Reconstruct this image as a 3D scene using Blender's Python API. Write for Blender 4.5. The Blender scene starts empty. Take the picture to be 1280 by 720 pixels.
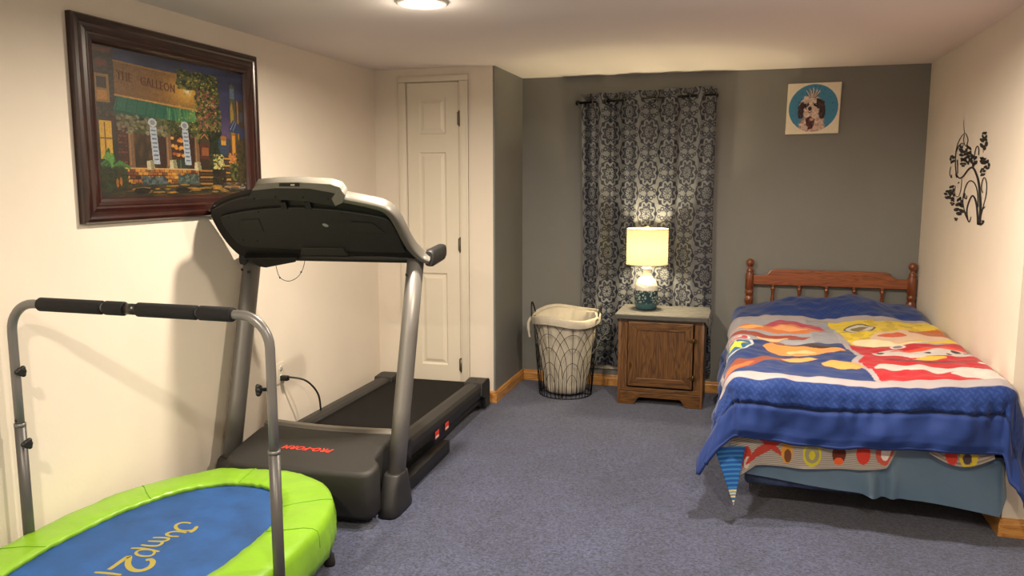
import bpy, bmesh, math, random
import numpy as np
from mathutils import Vector, Matrix, noise
C = bpy.context.scene.collection
PI = math.pi
# ---------------------------------------------------------------- camera maths (metres; z up, y into the room)
FL, EYE = 1000.0, 1.5
PITCH = math.atan(134/1000.0)
YAW = math.atan(295/math.hypot(1000.0, 134.0))
_f0 = Vector((-math.sin(YAW), math.cos(YAW), 0)); _r = Vector((math.cos(YAW), math.sin(YAW), 0)); _u0 = Vector((0, 0, 1))
_fw = _f0*math.cos(PITCH) - _u0*math.sin(PITCH); _up = _f0*math.sin(PITCH) + _u0*math.cos(PITCH)
EYEP = Vector((0, 0, EYE))
def ray(x, y): return _fw + _r*((x-640)/FL) - _up*((y-360)/FL)
def onz(x, y, z): d = ray(x, y); return EYEP + d*((z-EYE)/d.z)
def ony(x, y, Y): d = ray(x, y); return EYEP + d*(Y/d.y)
def onx(x, y, X): d = ray(x, y); return EYEP + d*(X/d.x)
# room
XL, XR, YB, YC, XC, YJ, XN, YN, ZC = -2.456, 1.09, 5.75, 5.067, -1.60, 3.70, 2.0, -1.3, 2.238

# ---------------------------------------------------------------- materials
def lin(c):
    c = np.asarray(c, dtype=float)/255.0
    return np.where(c <= 0.04045, c/12.92, ((c+0.055)/1.055)**2.4)
def rgba(c): v = lin(c); return (float(v[0]), float(v[1]), float(v[2]), 1)
MATS = {}
def mat(name, col, rough=0.5, metal=0.0, noise_amt=0.0, noise_scale=20, bump=0.0, bump_scale=200, spec=None, sheen=0.0, coat=0.0, stretch=None, col2=None, emis=None, estr=0, trans=0):
    m = bpy.data.materials.new(name); m.use_nodes = True; nt = m.node_tree; N = nt.nodes; L = nt.links
    b = N['Principled BSDF']
    b.inputs['Base Color'].default_value = rgba(col); b.inputs['Roughness'].default_value = rough; b.inputs['Metallic'].default_value = metal
    if spec is not None: b.inputs['Specular IOR Level'].default_value = spec
    if sheen: b.inputs['Sheen Weight'].default_value = sheen; b.inputs['Sheen Roughness'].default_value = 0.4
    if coat: b.inputs['Coat Weight'].default_value = coat; b.inputs['Coat Roughness'].default_value = 0.15
    if emis: b.inputs['Emission Color'].default_value = rgba(emis); b.inputs['Emission Strength'].default_value = estr
    tc = N.new('ShaderNodeTexCoord'); mp = N.new('ShaderNodeMapping'); L.new(tc.outputs['Object'], mp.inputs['Vector'])
    if stretch: mp.inputs['Scale'].default_value = stretch
    if noise_amt or col2:
        nz = N.new('ShaderNodeTexNoise'); nz.inputs['Scale'].default_value = noise_scale; nz.inputs['Detail'].default_value = 6; nz.inputs['Roughness'].default_value = 0.6
        L.new(mp.outputs['Vector'], nz.inputs['Vector'])
        rp = N.new('ShaderNodeValToRGB'); a = np.asarray(col, float); c2 = np.asarray(col2, float) if col2 else a*(1-noise_amt)
        rp.color_ramp.elements[0].position = 0.32; rp.color_ramp.elements[1].position = 0.68
        rp.color_ramp.elements[0].color = rgba(c2); rp.color_ramp.elements[1].color = rgba(np.minimum(a*(1+noise_amt*0.4), 255))
        L.new(nz.outputs['Fac'], rp.inputs['Fac']); L.new(rp.outputs['Color'], b.inputs['Base Color'])
    if bump:
        n2 = N.new('ShaderNodeTexNoise'); n2.inputs['Scale'].default_value = bump_scale; n2.inputs['Detail'].default_value = 4
        L.new(mp.outputs['Vector'], n2.inputs['Vector'])
        bp = N.new('ShaderNodeBump'); bp.inputs['Strength'].default_value = bump; bp.inputs['Distance'].default_value = 0.004
        L.new(n2.outputs['Fac'], bp.inputs['Height']); L.new(bp.outputs['Normal'], b.inputs['Normal'])
    MATS[name] = m
    return m
def vmat(name, rough=0.6, spec=0.3, sheen=0.0, bump=0.0, bump_scale=300, coat=0.0, metal_attr=False):
    m = bpy.data.materials.new(name); m.use_nodes = True; nt = m.node_tree; N = nt.nodes; L = nt.links
    b = N['Principled BSDF']; b.inputs['Roughness'].default_value = rough; b.inputs['Specular IOR Level'].default_value = spec
    if sheen: b.inputs['Sheen Weight'].default_value = sheen
    if coat: b.inputs['Coat Weight'].default_value = coat
    a = N.new('ShaderNodeVertexColor'); a.layer_name = 'pattern'; L.new(a.outputs['Color'], b.inputs['Base Color'])
    if bump:
        tc = N.new('ShaderNodeTexCoord'); n2 = N.new('ShaderNodeTexNoise'); n2.inputs['Scale'].default_value = bump_scale
        L.new(tc.outputs['Object'], n2.inputs['Vector'])
        bp = N.new('ShaderNodeBump'); bp.inputs['Strength'].default_value = bump; bp.inputs['Distance'].default_value = 0.003
        L.new(n2.outputs['Fac'], bp.inputs['Height']); L.new(bp.outputs['Normal'], b.inputs['Normal'])
    return m
def woodmat(name, c1, c2, c3, axis=2, scale=1.0, rough=0.4, coat=0.15):
    m = bpy.data.materials.new(name); m.use_nodes = True; nt = m.node_tree; N = nt.nodes; L = nt.links
    b = N['Principled BSDF']; b.inputs['Roughness'].default_value = rough; b.inputs['Coat Weight'].default_value = coat; b.inputs['Coat Roughness'].default_value = 0.25
    tc = N.new('ShaderNodeTexCoord'); mp = N.new('ShaderNodeMapping'); L.new(tc.outputs['Object'], mp.inputs['Vector'])
    s = [14*scale]*3; s[axis] = 1.4*scale; mp.inputs['Scale'].default_value = s
    nz = N.new('ShaderNodeTexNoise'); nz.inputs['Scale'].default_value = 1.3; nz.inputs['Detail'].default_value = 3; nz.inputs['Distortion'].default_value = 0.6
    L.new(mp.outputs['Vector'], nz.inputs['Vector'])
    mu = N.new('ShaderNodeMath'); mu.operation = 'MULTIPLY'; mu.inputs[1].default_value = 9; L.new(nz.outputs['Fac'], mu.inputs[0])
    fr = N.new('ShaderNodeMath'); fr.operation = 'PINGPONG'; fr.inputs[1].default_value = 0.5; L.new(mu.outputs[0], fr.inputs[0])
    mp2 = N.new('ShaderNodeMapping'); s2 = [160*scale]*3; s2[axis] = 5*scale; mp2.inputs['Scale'].default_value = s2; L.new(tc.outputs['Object'], mp2.inputs['Vector'])
    n2 = N.new('ShaderNodeTexNoise'); n2.inputs['Scale'].default_value = 1; n2.inputs['Detail'].default_value = 2; L.new(mp2.outputs['Vector'], n2.inputs['Vector'])
    ad = N.new('ShaderNodeMath'); ad.operation = 'MULTIPLY_ADD'; ad.inputs[1].default_value = 0.55; L.new(n2.outputs['Fac'], ad.inputs[0]); L.new(fr.outputs[0], ad.inputs[2])
    rp = N.new('ShaderNodeValToRGB'); e = rp.color_ramp.elements; e[0].position = 0.15; e[0].color = rgba(c1); e[1].position = 0.85; e[1].color = rgba(c3)
    k = e.new(0.42); k.color = rgba(c2)
    L.new(ad.outputs[0], rp.inputs['Fac']); L.new(rp.outputs['Color'], b.inputs['Base Color'])
    MATS[name] = m
    return m

# ---------------------------------------------------------------- objects
def thing(name, label, cat, loc=(0, 0, 0), group=None):
    o = bpy.data.objects.new(name, None); o.empty_display_size = 0.1; C.objects.link(o); o.location = loc
    o['label'] = label; o['category'] = cat
    if group: o['group'] = group
    return o
def tag(o, label, cat, group=None, kind=None):
    o['label'] = label; o['category'] = cat
    if group: o['group'] = group
    if kind: o['kind'] = kind
    return o
def root_of(p):
    while p.parent: p = p.parent
    return p
class MB:
    """collects shapes given in room coordinates, then links them as one mesh object"""
    def __init__(s): s.v = []; s.f = []; s.sm = []
    def add(s, vs, fs, smooth=False):
        k = len(s.v); s.v += [tuple(p) for p in vs]
        for f in fs: s.f.append(tuple(i+k for i in f)); s.sm.append(smooth)
        return s
    def box(s, lo, hi, M=None):
        x0, y0, z0 = lo; x1, y1, z1 = hi
        vs = [Vector(p) for p in [(x0,y0,z0),(x1,y0,z0),(x1,y1,z0),(x0,y1,z0),(x0,y0,z1),(x1,y0,z1),(x1,y1,z1),(x0,y1,z1)]]
        if M: vs = [M @ p for p in vs]
        return s.add(vs, [(0,3,2,1),(4,5,6,7),(0,1,5,4),(1,2,6,5),(2,3,7,6),(3,0,4,7)])
    def bbox(s, lo, hi, r=0.005, seg=2, M=None):
        """box with rounded edges"""
        bm = bmesh.new(); bmesh.ops.create_cube(bm, size=1)
        for v in bm.verts: v.co = Vector([(lo[i]+hi[i])/2 + v.co[i]*(hi[i]-lo[i]) for i in range(3)])
        r = min(r, 0.49*min(hi[i]-lo[i] for i in range(3)))
        bmesh.ops.bevel(bm, geom=bm.edges[:], offset=r, segments=seg, profile=0.5, affect='EDGES')
        vs = [(M @ v.co) if M else v.co.copy() for v in bm.verts]
        bm.verts.index_update()
        fs = [tuple(v.index for v in f.verts) for f in bm.faces]; bm.free()
        return s.add(vs, fs, True)
    def loft(s, rings, closed=True, cap=True, smooth=True):
        n = len(rings[0]); vs = [p for r in rings for p in r]; fs = []
        for i in range(len(rings)-1):
            for j in range(n if closed else n-1):
                a = i*n+j; b = i*n+(j+1) % n; fs.append((a, b, b+n, a+n))
        s.add(vs, fs, smooth)
        if cap and closed:
            k = len(s.v)-len(vs)
            s.f.append(tuple(k+j for j in reversed(range(n)))); s.sm.append(False)
            s.f.append(tuple(k+(len(rings)-1)*n+j for j in range(n))); s.sm.append(False)
        return s
    def tube(s, pts, r, seg=10, closed=False, cap=True, flat=None):
        """r a number or list; flat = (scale of side axis)"""
        P = [Vector(p) for p in pts]; n = len(P)
        rr = r if isinstance(r, (list, tuple)) else [r]*n
        tang = []
        for i in range(n):
            a = P[(i-1) % n] if (closed or i > 0) else P[i]; b = P[(i+1) % n] if (closed or i < n-1) else P[i]
            tang.append((b-a).normalized())
        ref = Vector((0, 0, 1)) if abs(tang[0].z) < 0.9 else Vector((1, 0, 0))
        nrm = (ref - tang[0]*ref.dot(tang[0])).normalized(); rings = []
        for i in range(n):
            nrm = (nrm - tang[i]*nrm.dot(tang[i])).normalized(); bn = tang[i].cross(nrm)
            rings.append([P[i] + (nrm*math.cos(2*PI*k/seg) + bn*math.sin(2*PI*k/seg)*(flat or 1))*rr[i] for k in range(seg)])
        if closed: rings.append(rings[0]); return s.loft(rings, True, False)
        return s.loft(rings, True, cap)
    def lathe(s, prof, c=(0, 0, 0), seg=32, axis='z', cap=True):
        rings = []
        for r, h in prof:
            ring = []
            for k in range(seg):
                a = 2*PI*k/seg; x, y = r*math.cos(a), r*math.sin(a)
                p = {'z': (x, y, h), 'x': (h, x, y), 'y': (y, h, x)}[axis]
                ring.append(Vector(p)+Vector(c))
            rings.append(ring)
        return s.loft(rings, True, cap)
    def sphere(s, c, r, seg=16, rings=10, sc=(1, 1, 1)):
        rs = []
        for i in range(rings+1):
            th = PI*i/rings + 1e-4*(1 if i == 0 else (-1 if i == rings else 0))
            rs.append([Vector((c[0]+r*sc[0]*math.sin(th)*math.cos(2*PI*k/seg), c[1]+r*sc[1]*math.sin(th)*math.sin(2*PI*k/seg), c[2]-r*sc[2]*math.cos(th))) for k in range(seg)])
        return s.loft(rs, True, True)
    def prism(s, poly, vec, smooth=False):
        """poly: list of 3D points, extruded by vec"""
        n = len(poly); P = [Vector(p) for p in poly]; Q = [p+Vector(vec) for p in P]
        fs = [tuple(range(n)), tuple(n+i for i in reversed(range(n)))]
        s.add(P+Q, fs, False)
        k = len(s.v)-2*n
        for i in range(n): s.f.append((k+i, k+n+i, k+n+(i+1) % n, k+(i+1) % n)); s.sm.append(smooth)
        return s
    def build(s, name, m, parent=None, bevel=0, bseg=2, solid=0, sub=0, origin=None, fix=True):
        me = bpy.data.meshes.new(name)
        if parent is not None: o0 = Vector(ORIG[root_of(parent).name])
        elif origin is not None: o0 = Vector(origin)
        else:
            xs = np.array(s.v); o0 = Vector(((xs[:,0].min()+xs[:,0].max())/2, (xs[:,1].min()+xs[:,1].max())/2, xs[:,2].min()))
        me.from_pydata([tuple(Vector(p)-o0) for p in s.v], [], s.f)
        me.polygons.foreach_set('use_smooth', s.sm)
        if fix:
            bm = bmesh.new(); bm.from_mesh(me); bmesh.ops.recalc_face_normals(bm, faces=bm.faces); bm.to_mesh(me); bm.free()
        me.materials.append(m); me.update()
        o = bpy.data.objects.new(name, me); C.objects.link(o)
        if parent is not None:
            o.parent = parent
        else: o.location = o0; ORIG[o.name] = tuple(o0)
        if bevel:
            md = o.modifiers.new('b', 'BEVEL'); md.width = bevel; md.segments = bseg; md.limit_method = 'ANGLE'; md.angle_limit = math.radians(35); md.harden_normals = False
        if solid:
            md = o.modifiers.new('s', 'SOLIDIFY'); md.thickness = solid; md.offset = 0
        if sub:
            md = o.modifiers.new('u', 'SUBSURF'); md.levels = sub; md.render_levels = sub
        return o
ORIG = {}
def root(name, label, cat, loc, group=None, rz=0):
    o = thing(name, label, cat, loc, group); ORIG[o.name] = tuple(loc); o.rotation_euler = (0, 0, rz); return o
def struct(o): o['kind'] = 'structure'; return o
def grid(name, P, m, parent=None, colors=None, origin=None, solid=0, smooth=True, closed_u=False):
    """P: (rows, cols, 3) array of points; colors: (rows, cols, 3) sRGB 0-255"""
    P = np.asarray(P, float); h, w, _ = P.shape
    if parent is not None: o0 = np.array(ORIG[root_of(parent).name])
    elif origin is not None: o0 = np.array(origin)
    else: q = P.reshape(-1, 3); o0 = np.array([(q[:,0].min()+q[:,0].max())/2, (q[:,1].min()+q[:,1].max())/2, q[:,2].min()])
    me = bpy.data.meshes.new(name)
    v = (P.reshape(-1, 3)-o0)
    i, j = np.meshgrid(np.arange(h-1), np.arange(w-1), indexing='ij')
    a = (i*w+j).ravel(); f = np.stack([a, a+1, a+w+1, a+w], 1)
    me.vertices.add(len(v)); me.vertices.foreach_set('co', v.ravel().astype(np.float32))
    me.loops.add(f.size); me.loops.foreach_set('vertex_index', f.ravel().astype(np.int32))
    me.polygons.add(len(f)); me.polygons.foreach_set('loop_start', (np.arange(len(f))*4).astype(np.int32))
    me.polygons.foreach_set('use_smooth', [smooth]*len(f))
    me.update(calc_edges=True); me.validate()
    if colors is not None:
        ca = me.color_attributes.new('pattern', 'FLOAT_COLOR', 'POINT')
        cc = np.ones((h*w, 4), np.float32); cc[:, :3] = lin(np.clip(colors, 0, 255)).reshape(-1, 3)
        ca.data.foreach_set('color', cc.ravel())
    me.materials.append(m)
    o = bpy.data.objects.new(name, me); C.objects.link(o)
    if parent is not None: o.parent = parent
    else: o.location = o0; ORIG[o.name] = tuple(o0)
    if solid:
        md = o.modifiers.new('s', 'SOLIDIFY'); md.thickness = solid; md.offset = -1
    return o
def text_mesh(txt, size, extrude=0.0, shear=0.0, bold=0.0, spacing=1.0):
    cu = bpy.data.curves.new('t', 'FONT'); cu.body = txt; cu.size = size; cu.extrude = extrude; cu.shear = shear; cu.offset = bold
    cu.space_character = spacing; cu.align_x = 'CENTER'; cu.align_y = 'CENTER'; cu.resolution_u = 4
    ob = bpy.data.objects.new('t', cu); C.objects.link(ob)
    dg = bpy.context.evaluated_depsgraph_get(); dg.update()
    me = bpy.data.meshes.new_from_object(ob.evaluated_get(dg))
    vs = [v.co.copy() for v in me.vertices]; fs = [tuple(p.vertices) for p in me.polygons]
    bpy.data.objects.remove(ob); bpy.data.curves.remove(cu); bpy.data.meshes.remove(me)
    return vs, fs

# ---------------------------------------------------------------- little painter for woven / printed / painted patterns
class Cv:
    def __init__(s, w, h, bg):
        s.w, s.h = w, h; s.im = np.zeros((h, w, 3)) + np.array(bg, float)
        s.Y, s.X = np.mgrid[0:h, 0:w].astype(float); s.X /= (w-1); s.Y /= (h-1); s.rng = np.random.default_rng(3)
    def put(s, m, col, al=1.0):
        a = (m.astype(float)*al)[..., None]; s.im = s.im*(1-a)+np.array(col, float)*a
    def mask_poly(s, pts):
        m = np.zeros(s.X.shape, bool); n = len(pts)
        for i in range(n):
            x0, y0 = pts[i]; x1, y1 = pts[(i+1) % n]
            if y0 == y1: continue
            c = ((s.Y >= min(y0, y1)) & (s.Y < max(y0, y1))); xi = x0+(s.Y-y0)*(x1-x0)/(y1-y0)
            m ^= (c & (s.X < xi))
        return m
    def poly(s, pts, col, al=1.0): s.put(s.mask_poly(pts), col, al)
    def rect(s, x0, y0, x1, y1, col, al=1.0): s.put((s.X >= x0) & (s.X < x1) & (s.Y >= y0) & (s.Y < y1), col, al)
    def ell(s, cx, cy, rx, ry, col, al=1.0, rot=0):
        i0 = max(0, int((cy-max(rx, ry)*1.5)*(s.h-1))); i1 = min(s.h, int((cy+max(rx, ry)*1.5)*(s.h-1))+2)
        j0 = max(0, int((cx-max(rx, ry)*1.5)*(s.w-1))); j1 = min(s.w, int((cx+max(rx, ry)*1.5)*(s.w-1))+2)
        if i0 >= i1 or j0 >= j1: return
        X = s.X[i0:i1, j0:j1]-cx; Y = s.Y[i0:i1, j0:j1]-cy; c, sn = math.cos(rot), math.sin(rot)
        u = (X*c+Y*sn)/rx; v = (-X*sn+Y*c)/ry; a = ((u*u+v*v < 1)*al)[..., None]
        s.im[i0:i1, j0:j1] = s.im[i0:i1, j0:j1]*(1-a)+np.array(col, float)*a
    def glow(s, cx, cy, rx, ry, col, al=1.0):
        g = np.exp(-(((s.X-cx)/rx)**2+((s.Y-cy)/ry)**2))*al; s.im = s.im*(1-g[..., None])+np.array(col, float)*g[..., None]
    def line(s, pts, w, col, al=1.0):
        for i in range(len(pts)-1):
            (x0, y0), (x1, y1) = pts[i], pts[i+1]; asp = s.h/s.w
            dx, dy = x1-x0, (y1-y0)*asp; L2 = dx*dx+dy*dy+1e-12
            t = np.clip(((s.X-x0)*dx+(s.Y-y0)*asp*dy)/L2, 0, 1)
            d = np.hypot(s.X-x0-t*dx, (s.Y-y0)*asp-t*dy); s.put(d < w/2, col, al)
    def specks(s, x0, y0, x1, y1, n, r, cols, al=0.8, asp=1.0, mask=None):
        for k in range(n):
            x = s.rng.uniform(x0, x1); y = s.rng.uniform(y0, y1)
            if mask is not None and not mask(x, y): continue
            q = r*s.rng.uniform(0.5, 1.3); s.ell(x, y, q, q*asp, cols[s.rng.integers(len(cols))], al, s.rng.uniform(0, 3))
    def grain(s, a):
        s.im = s.im*(1+a*s.rng.standard_normal(s.X.shape)[..., None])
def smooth_poly(pts, n=8, closed=True):
    """Catmull-Rom through the points"""
    P = [Vector(p) for p in pts]; out = []; N = len(P)
    for i in range(N if closed else N-1):
        if closed: a, b, c, d = P[(i-1) % N], P[i], P[(i+1) % N], P[(i+2) % N]
        else: a, b, c, d = P[max(i-1, 0)], P[i], P[i+1], P[min(i+2, N-1)]
        for k in range(n):
            t = k/n; out.append(0.5*((2*b)+(c-a)*t+(2*a-5*b+4*c-d)*t*t+(3*b-a-3*c+d)*t**3))
    if not closed: out.append(P[-1])
    return out
# ================================================================= materials
M_wall = mat('cream_wall_paint', (226, 216, 202), 0.75, bump=0.10, bump_scale=60, noise_amt=0.02, noise_scale=2)
M_grey = mat('grey_wall_paint', (124, 124, 121), 0.6, bump=0.08, bump_scale=60, noise_amt=0.03, noise_scale=2, spec=0.35)
M_ceil = mat('ceiling_paint', (232, 224, 220), 0.85, bump=0.08, bump_scale=60)
M_trim = mat('white_trim_paint', (222, 214, 198), 0.4)
M_oakb = woodmat('oak_baseboard', (150, 96, 42), (196, 138, 72), (214, 160, 92), axis=0, scale=1.0, rough=0.4)
M_oakb_y = woodmat('oak_baseboard_side', (150, 96, 42), (196, 138, 72), (214, 160, 92), axis=1, scale=1.0, rough=0.4)
def carpet():
    m = bpy.data.materials.new('blue_grey_carpet'); m.use_nodes = True; N = m.node_tree.nodes; L = m.node_tree.links; b = N['Principled BSDF']
    b.inputs['Roughness'].default_value = 0.95; b.inputs['Specular IOR Level'].default_value = 0.1; b.inputs['Sheen Weight'].default_value = 0.25
    tc = N.new('ShaderNodeTexCoord')
    n1 = N.new('ShaderNodeTexNoise'); n1.inputs['Scale'].default_value = 95; n1.inputs['Detail'].default_value = 5; n1.inputs['Roughness'].default_value = 0.75
    n2 = N.new('ShaderNodeTexNoise'); n2.inputs['Scale'].default_value = 3.0; n2.inputs['Detail'].default_value = 4
    L.new(tc.outputs['Object'], n1.inputs['Vector']); L.new(tc.outputs['Object'], n2.inputs['Vector'])
    r1 = N.new('ShaderNodeValToRGB'); e = r1.color_ramp.elements; e[0].position = 0.36; e[0].color = rgba((19, 24, 45)); e[1].position = 0.64; e[1].color = rgba((78, 85, 118))
    L.new(n1.outputs['Fac'], r1.inputs['Fac'])
    mr = N.new('ShaderNodeMapRange'); mr.inputs['From Min'].default_value = 0.3; mr.inputs['From Max'].default_value = 0.7; mr.inputs['To Min'].default_value = 0.80; mr.inputs['To Max'].default_value = 1.15
    L.new(n2.outputs['Fac'], mr.inputs['Value'])
    mx = N.new('ShaderNodeVectorMath'); mx.operation = 'SCALE'; L.new(r1.outputs['Color'], mx.inputs[0]); L.new(mr.outputs['Result'], mx.inputs['Scale'])
    L.new(mx.outputs['Vector'], b.inputs['Base Color'])
    bp = N.new('ShaderNodeBump'); bp.inputs['Strength'].default_value = 0.7; bp.inputs['Distance'].default_value = 0.008
    L.new(n1.outputs['Fac'], bp.inputs['Height']); L.new(bp.outputs['Normal'], b.inputs['Normal'])
    return m
M_carpet = carpet()
# ================================================================= the room shell
def shell(name, lo, hi, m):
    o = MB().box(lo, hi).build(name, m); return struct(o)
shell('floor', (XL-.1, YN-.1, -.1), (XN+.1, YB+.1, 0), M_carpet)
shell('ceiling', (XL-.1, YN-.1, ZC), (XN+.1, YB+.1, ZC+.1), M_ceil)
shell('wall_left', (XL-.1, YN-.1, 0), (XL, YC, ZC), M_wall)
shell('wall_back', (XC, YB, 0), (XR+.1, YB+.1, ZC), M_grey)
shell('wall_right', (XR, YJ, 0), (XN, YB, ZC), M_wall)            # decal wall; its near end faces the camera
shell('wall_right_near', (XN, YN-.1, 0), (XN+.1, YJ, ZC), M_wall)
shell('wall_front', (XL, YN-.1, 0), (XN, YN, ZC), M_wall)
# closet box: cream front with a door opening, grey side
D0, D1, DT = -2.223, -1.848, 2.150
o = MB().box((XL-.1, YC, 0), (D0, YC+.1, ZC)).box((D1, YC, 0), (XC-.012, YC+.1, ZC)).box((D0, YC, DT), (D1, YC+.1, ZC)).box((D0, YC+.05, 0), (D1, YC+.1, DT)).build('wall_closet', M_wall); struct(o)
shell('wall_closet_side', (XC-.1, YC+.002, 0), (XC, YB+.1, ZC), M_grey)
# casing round the closet door
o = MB().bbox((D0-.055, YC-.014, 0), (D0-.002, YC, DT+.001), .004).bbox((D1+.012, YC-.014, 0), (D1+.068, YC, DT+.001), .004).bbox((D0-.055, YC-.014, DT+.002), (D1+.068, YC, DT+.04), .004)
o.bbox((D1+.055, YC-.018, 0), (D1+.068, YC-.001, DT+.001), .003)
struct(o.build('trim_1', M_trim))
# moulded closet door, three raised panels in one narrow column
def panel_door():
    d = MB(); Y = YC+.006
    xs0, xs1 = D0+.004, D1-.004
    p0, p1 = ony(523, 140, Y).x, ony(557, 140, Y).x
    rows = [(ony(540, 168, Y).z, ony(540, 122, Y).z), (ony(540, 317, Y).z, ony(540, 190, Y).z), (ony(540, 455, Y).z, ony(540, 341, Y).z)]
    d.box((xs0, Y, .01), (p0, Y+.035, DT-.004)); d.box((p1, Y, .01), (xs1, Y+.035, DT-.004))
    zs = [DT-.004]+[z for r in rows for z in (r[1], r[0])]+[.01]
    for k in range(0, len(zs), 2): d.box((p0, Y, zs[k+1]), (p1, Y+.035, zs[k]))
    for z0, z1 in rows:
        rings = []
        for ins, dep in ((0, 0), (.010, .010), (.018, .010), (.038, .002), (.045, .002)):
            rings.append([Vector((p0+ins, Y+dep, z0+ins)), Vector((p1-ins, Y+dep, z0+ins)), Vector((p1-ins, Y+dep, z1-ins)), Vector((p0+ins, Y+dep, z1-ins))])
        d.loft(rings, True, False, smooth=False)
        d.add(rings[-1], [(0, 1, 2, 3)])
    return d
dr = struct(panel_door().build('door_1', M_trim))
M_hinge = mat('aged_steel', (120, 112, 98), 0.4, 0.8)
for py in (148, 306, 456):
    z = ony(573, py, YC).z; h = MB()
    h.lathe([(.0055, z-.045), (.0055, z+.045)], (D1+.003, YC-.004, 0), 10)
    h.lathe([(.007, z+.045), (.003, z+.052)], (D1+.003, YC-.004, 0), 10).lathe([(.003, z-.052), (.007, z-.045)], (D1+.003, YC-.004, 0), 10)
    h.box((D1-.012, YC+.001, z-.042), (D1+.003, YC+.0055, z+.042))
    h.build('hinge', M_hinge, dr)
# baseboards (oak)
def base(name, a, b, nrm, m):
    """a->b along the wall foot, nrm into the room"""
    a = Vector((a[0], a[1], 0)); b = Vector((b[0], b[1], 0)); n = Vector((nrm[0], nrm[1], 0))
    prof = [(0, 0), (.014, 0), (.014, .055), (.011, .062), (.010, .072), (.004, .080), (0, .080)]
    return struct(MB().loft([[p+n*t+Vector((0, 0, z)) for t, z in prof] for p in (a, b)], True, True, False).build(name, m))
base('baseboard_closet_side', (XC, YC-.014), (XC, YB), (1, 0), M_oakb_y)
base('baseboard_closet', (D1+.07, YC), (XC, YC), (0, -1), M_oakb)
base('baseboard_back', (XC+.015, YB), (XR, YB), (0, -1), M_oakb)
base('baseboard_right', (XR, YB-.015), (XR, YJ-.014), (-1, 0), M_oakb_y)
base('baseboard_right_end', (XR, YJ), (XN, YJ), (0, -1), M_oakb)
# window behind the curtain: white casing, sash, dark glass (night outside)
wx0, wx1, wz0, wz1 = -1.135, -.262, .125, 2.10
Yw = YB
w = MB()
for lo, hi in (((wx0, wz0+.076), (wx0+.06, wz1-.061)), ((wx1-.06, wz0+.076), (wx1, wz1-.061)), ((wx0, wz1-.06), (wx1, wz1)), ((wx0, wz0), (wx1, wz0+.075))):
    w.bbox((lo[0], Yw-.016, lo[1]), (hi[0], Yw, hi[1]), .003)
wn = struct(w.build('window_1', M_trim))
M_glass = mat('dark_window_glass', (18, 22, 30), 0.05)
MB().box((wx0+.06, Yw-.006, wz0+.075), (wx1-.06, Yw-.002, wz1-.06)).build('pane', M_glass, wn)
MB().box((wx0+.06, Yw-.014, 1.08), (wx1-.06, Yw-.003, 1.12)).build('sash_bar', M_trim, wn)

# ================================================================= ceiling lights
M_white = mat('white_enamel', (225, 222, 214), 0.35)
M_lens = mat('lit_bulb_lens', (255, 240, 215), 0.4, emis=(255, 232, 196), estr=14)
def can_light(x, y, label):
    t = root('ceiling_light', label, 'ceiling light', (x, y, ZC-.012), group='round recessed ceiling lights')
    MB().lathe([(.112, ZC), (.108, ZC-.008), (.098, ZC-.012), (.086, ZC-.009), (.076, ZC-.001)], (x, y, 0), 48, cap=False).build('trim_ring', M_white, t)
    MB().lathe([(.0765, ZC-.001), (.05, ZC-.006), (.02, ZC-.009), (.001, ZC-.0095)], (x, y, 0), 40, cap=False).build('lens', M_lens, t)
    return t
LIGHTS = [(-1.33, 3.215), (.08, 3.10), (-1.33, .5), (.30, .5)]
names = ['round recessed ceiling light, lit, above the front of the treadmill', 'round recessed ceiling light above the open carpet near the foot of the bed',
         'round recessed ceiling light on the left behind the camera', 'round recessed ceiling light directly behind the camera on the right']
for (x, y), nm in zip(LIGHTS, names):
    can_light(x, y, nm)
    l = bpy.data.lights.new('can_lamp', 'AREA'); l.shape = 'DISK'; l.size = 0.10; l.energy = 36; l.color = (1, .86, .68)
    lo = bpy.data.objects.new('can_lamp', l); C.objects.link(lo); lo.location = (x, y, ZC-.016)
    p = bpy.data.lights.new('ceiling_fill', 'POINT'); p.energy = 1.6; p.color = (1, .86, .68); p.shadow_soft_size = .05  # extra point light added below each lens to brighten the ceiling; no bulb hangs there
    po = bpy.data.objects.new('ceiling_fill', p); C.objects.link(po); po.location = (x, y, ZC-.085)
    if hasattr(l, 'spread'): l.spread = math.radians(170)
# ================================================================= treadmill (front end towards the camera, belt running to the closet)
M_tdark = mat('charcoal_plastic', (36, 36, 37), 0.5, bump=0.15, bump_scale=500)
M_tblack = mat('black_plastic', (18, 18, 19), 0.45)
M_thood = mat('graphite_hood_plastic', (40, 39, 38), 0.55, bump=0.2, bump_scale=600)
M_tsilver = mat('satin_silver_plastic', (122, 119, 113), 0.34, 0.5)
M_tcap = mat('pale_silver_plastic', (132, 129, 121), 0.45, 0.2)
M_tpost = mat('grey_metallic_paint', (122, 120, 117), 0.42, 0.5)
M_belt = mat('black_ribbed_belt', (10, 9, 9), 0.8, spec=.25, bump=0.3, bump_scale=700)
M_red = mat('red_print', (226, 62, 44), 0.5)
M_lbl = mat('white_print', (226, 222, 214), 0.5)
TM = root('treadmill', 'large grey and black treadmill between the oval trampoline and the closet door', 'treadmill', (-1.93, 3.20, 0), rz=math.radians(1.6))
cx = -1.93
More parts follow.
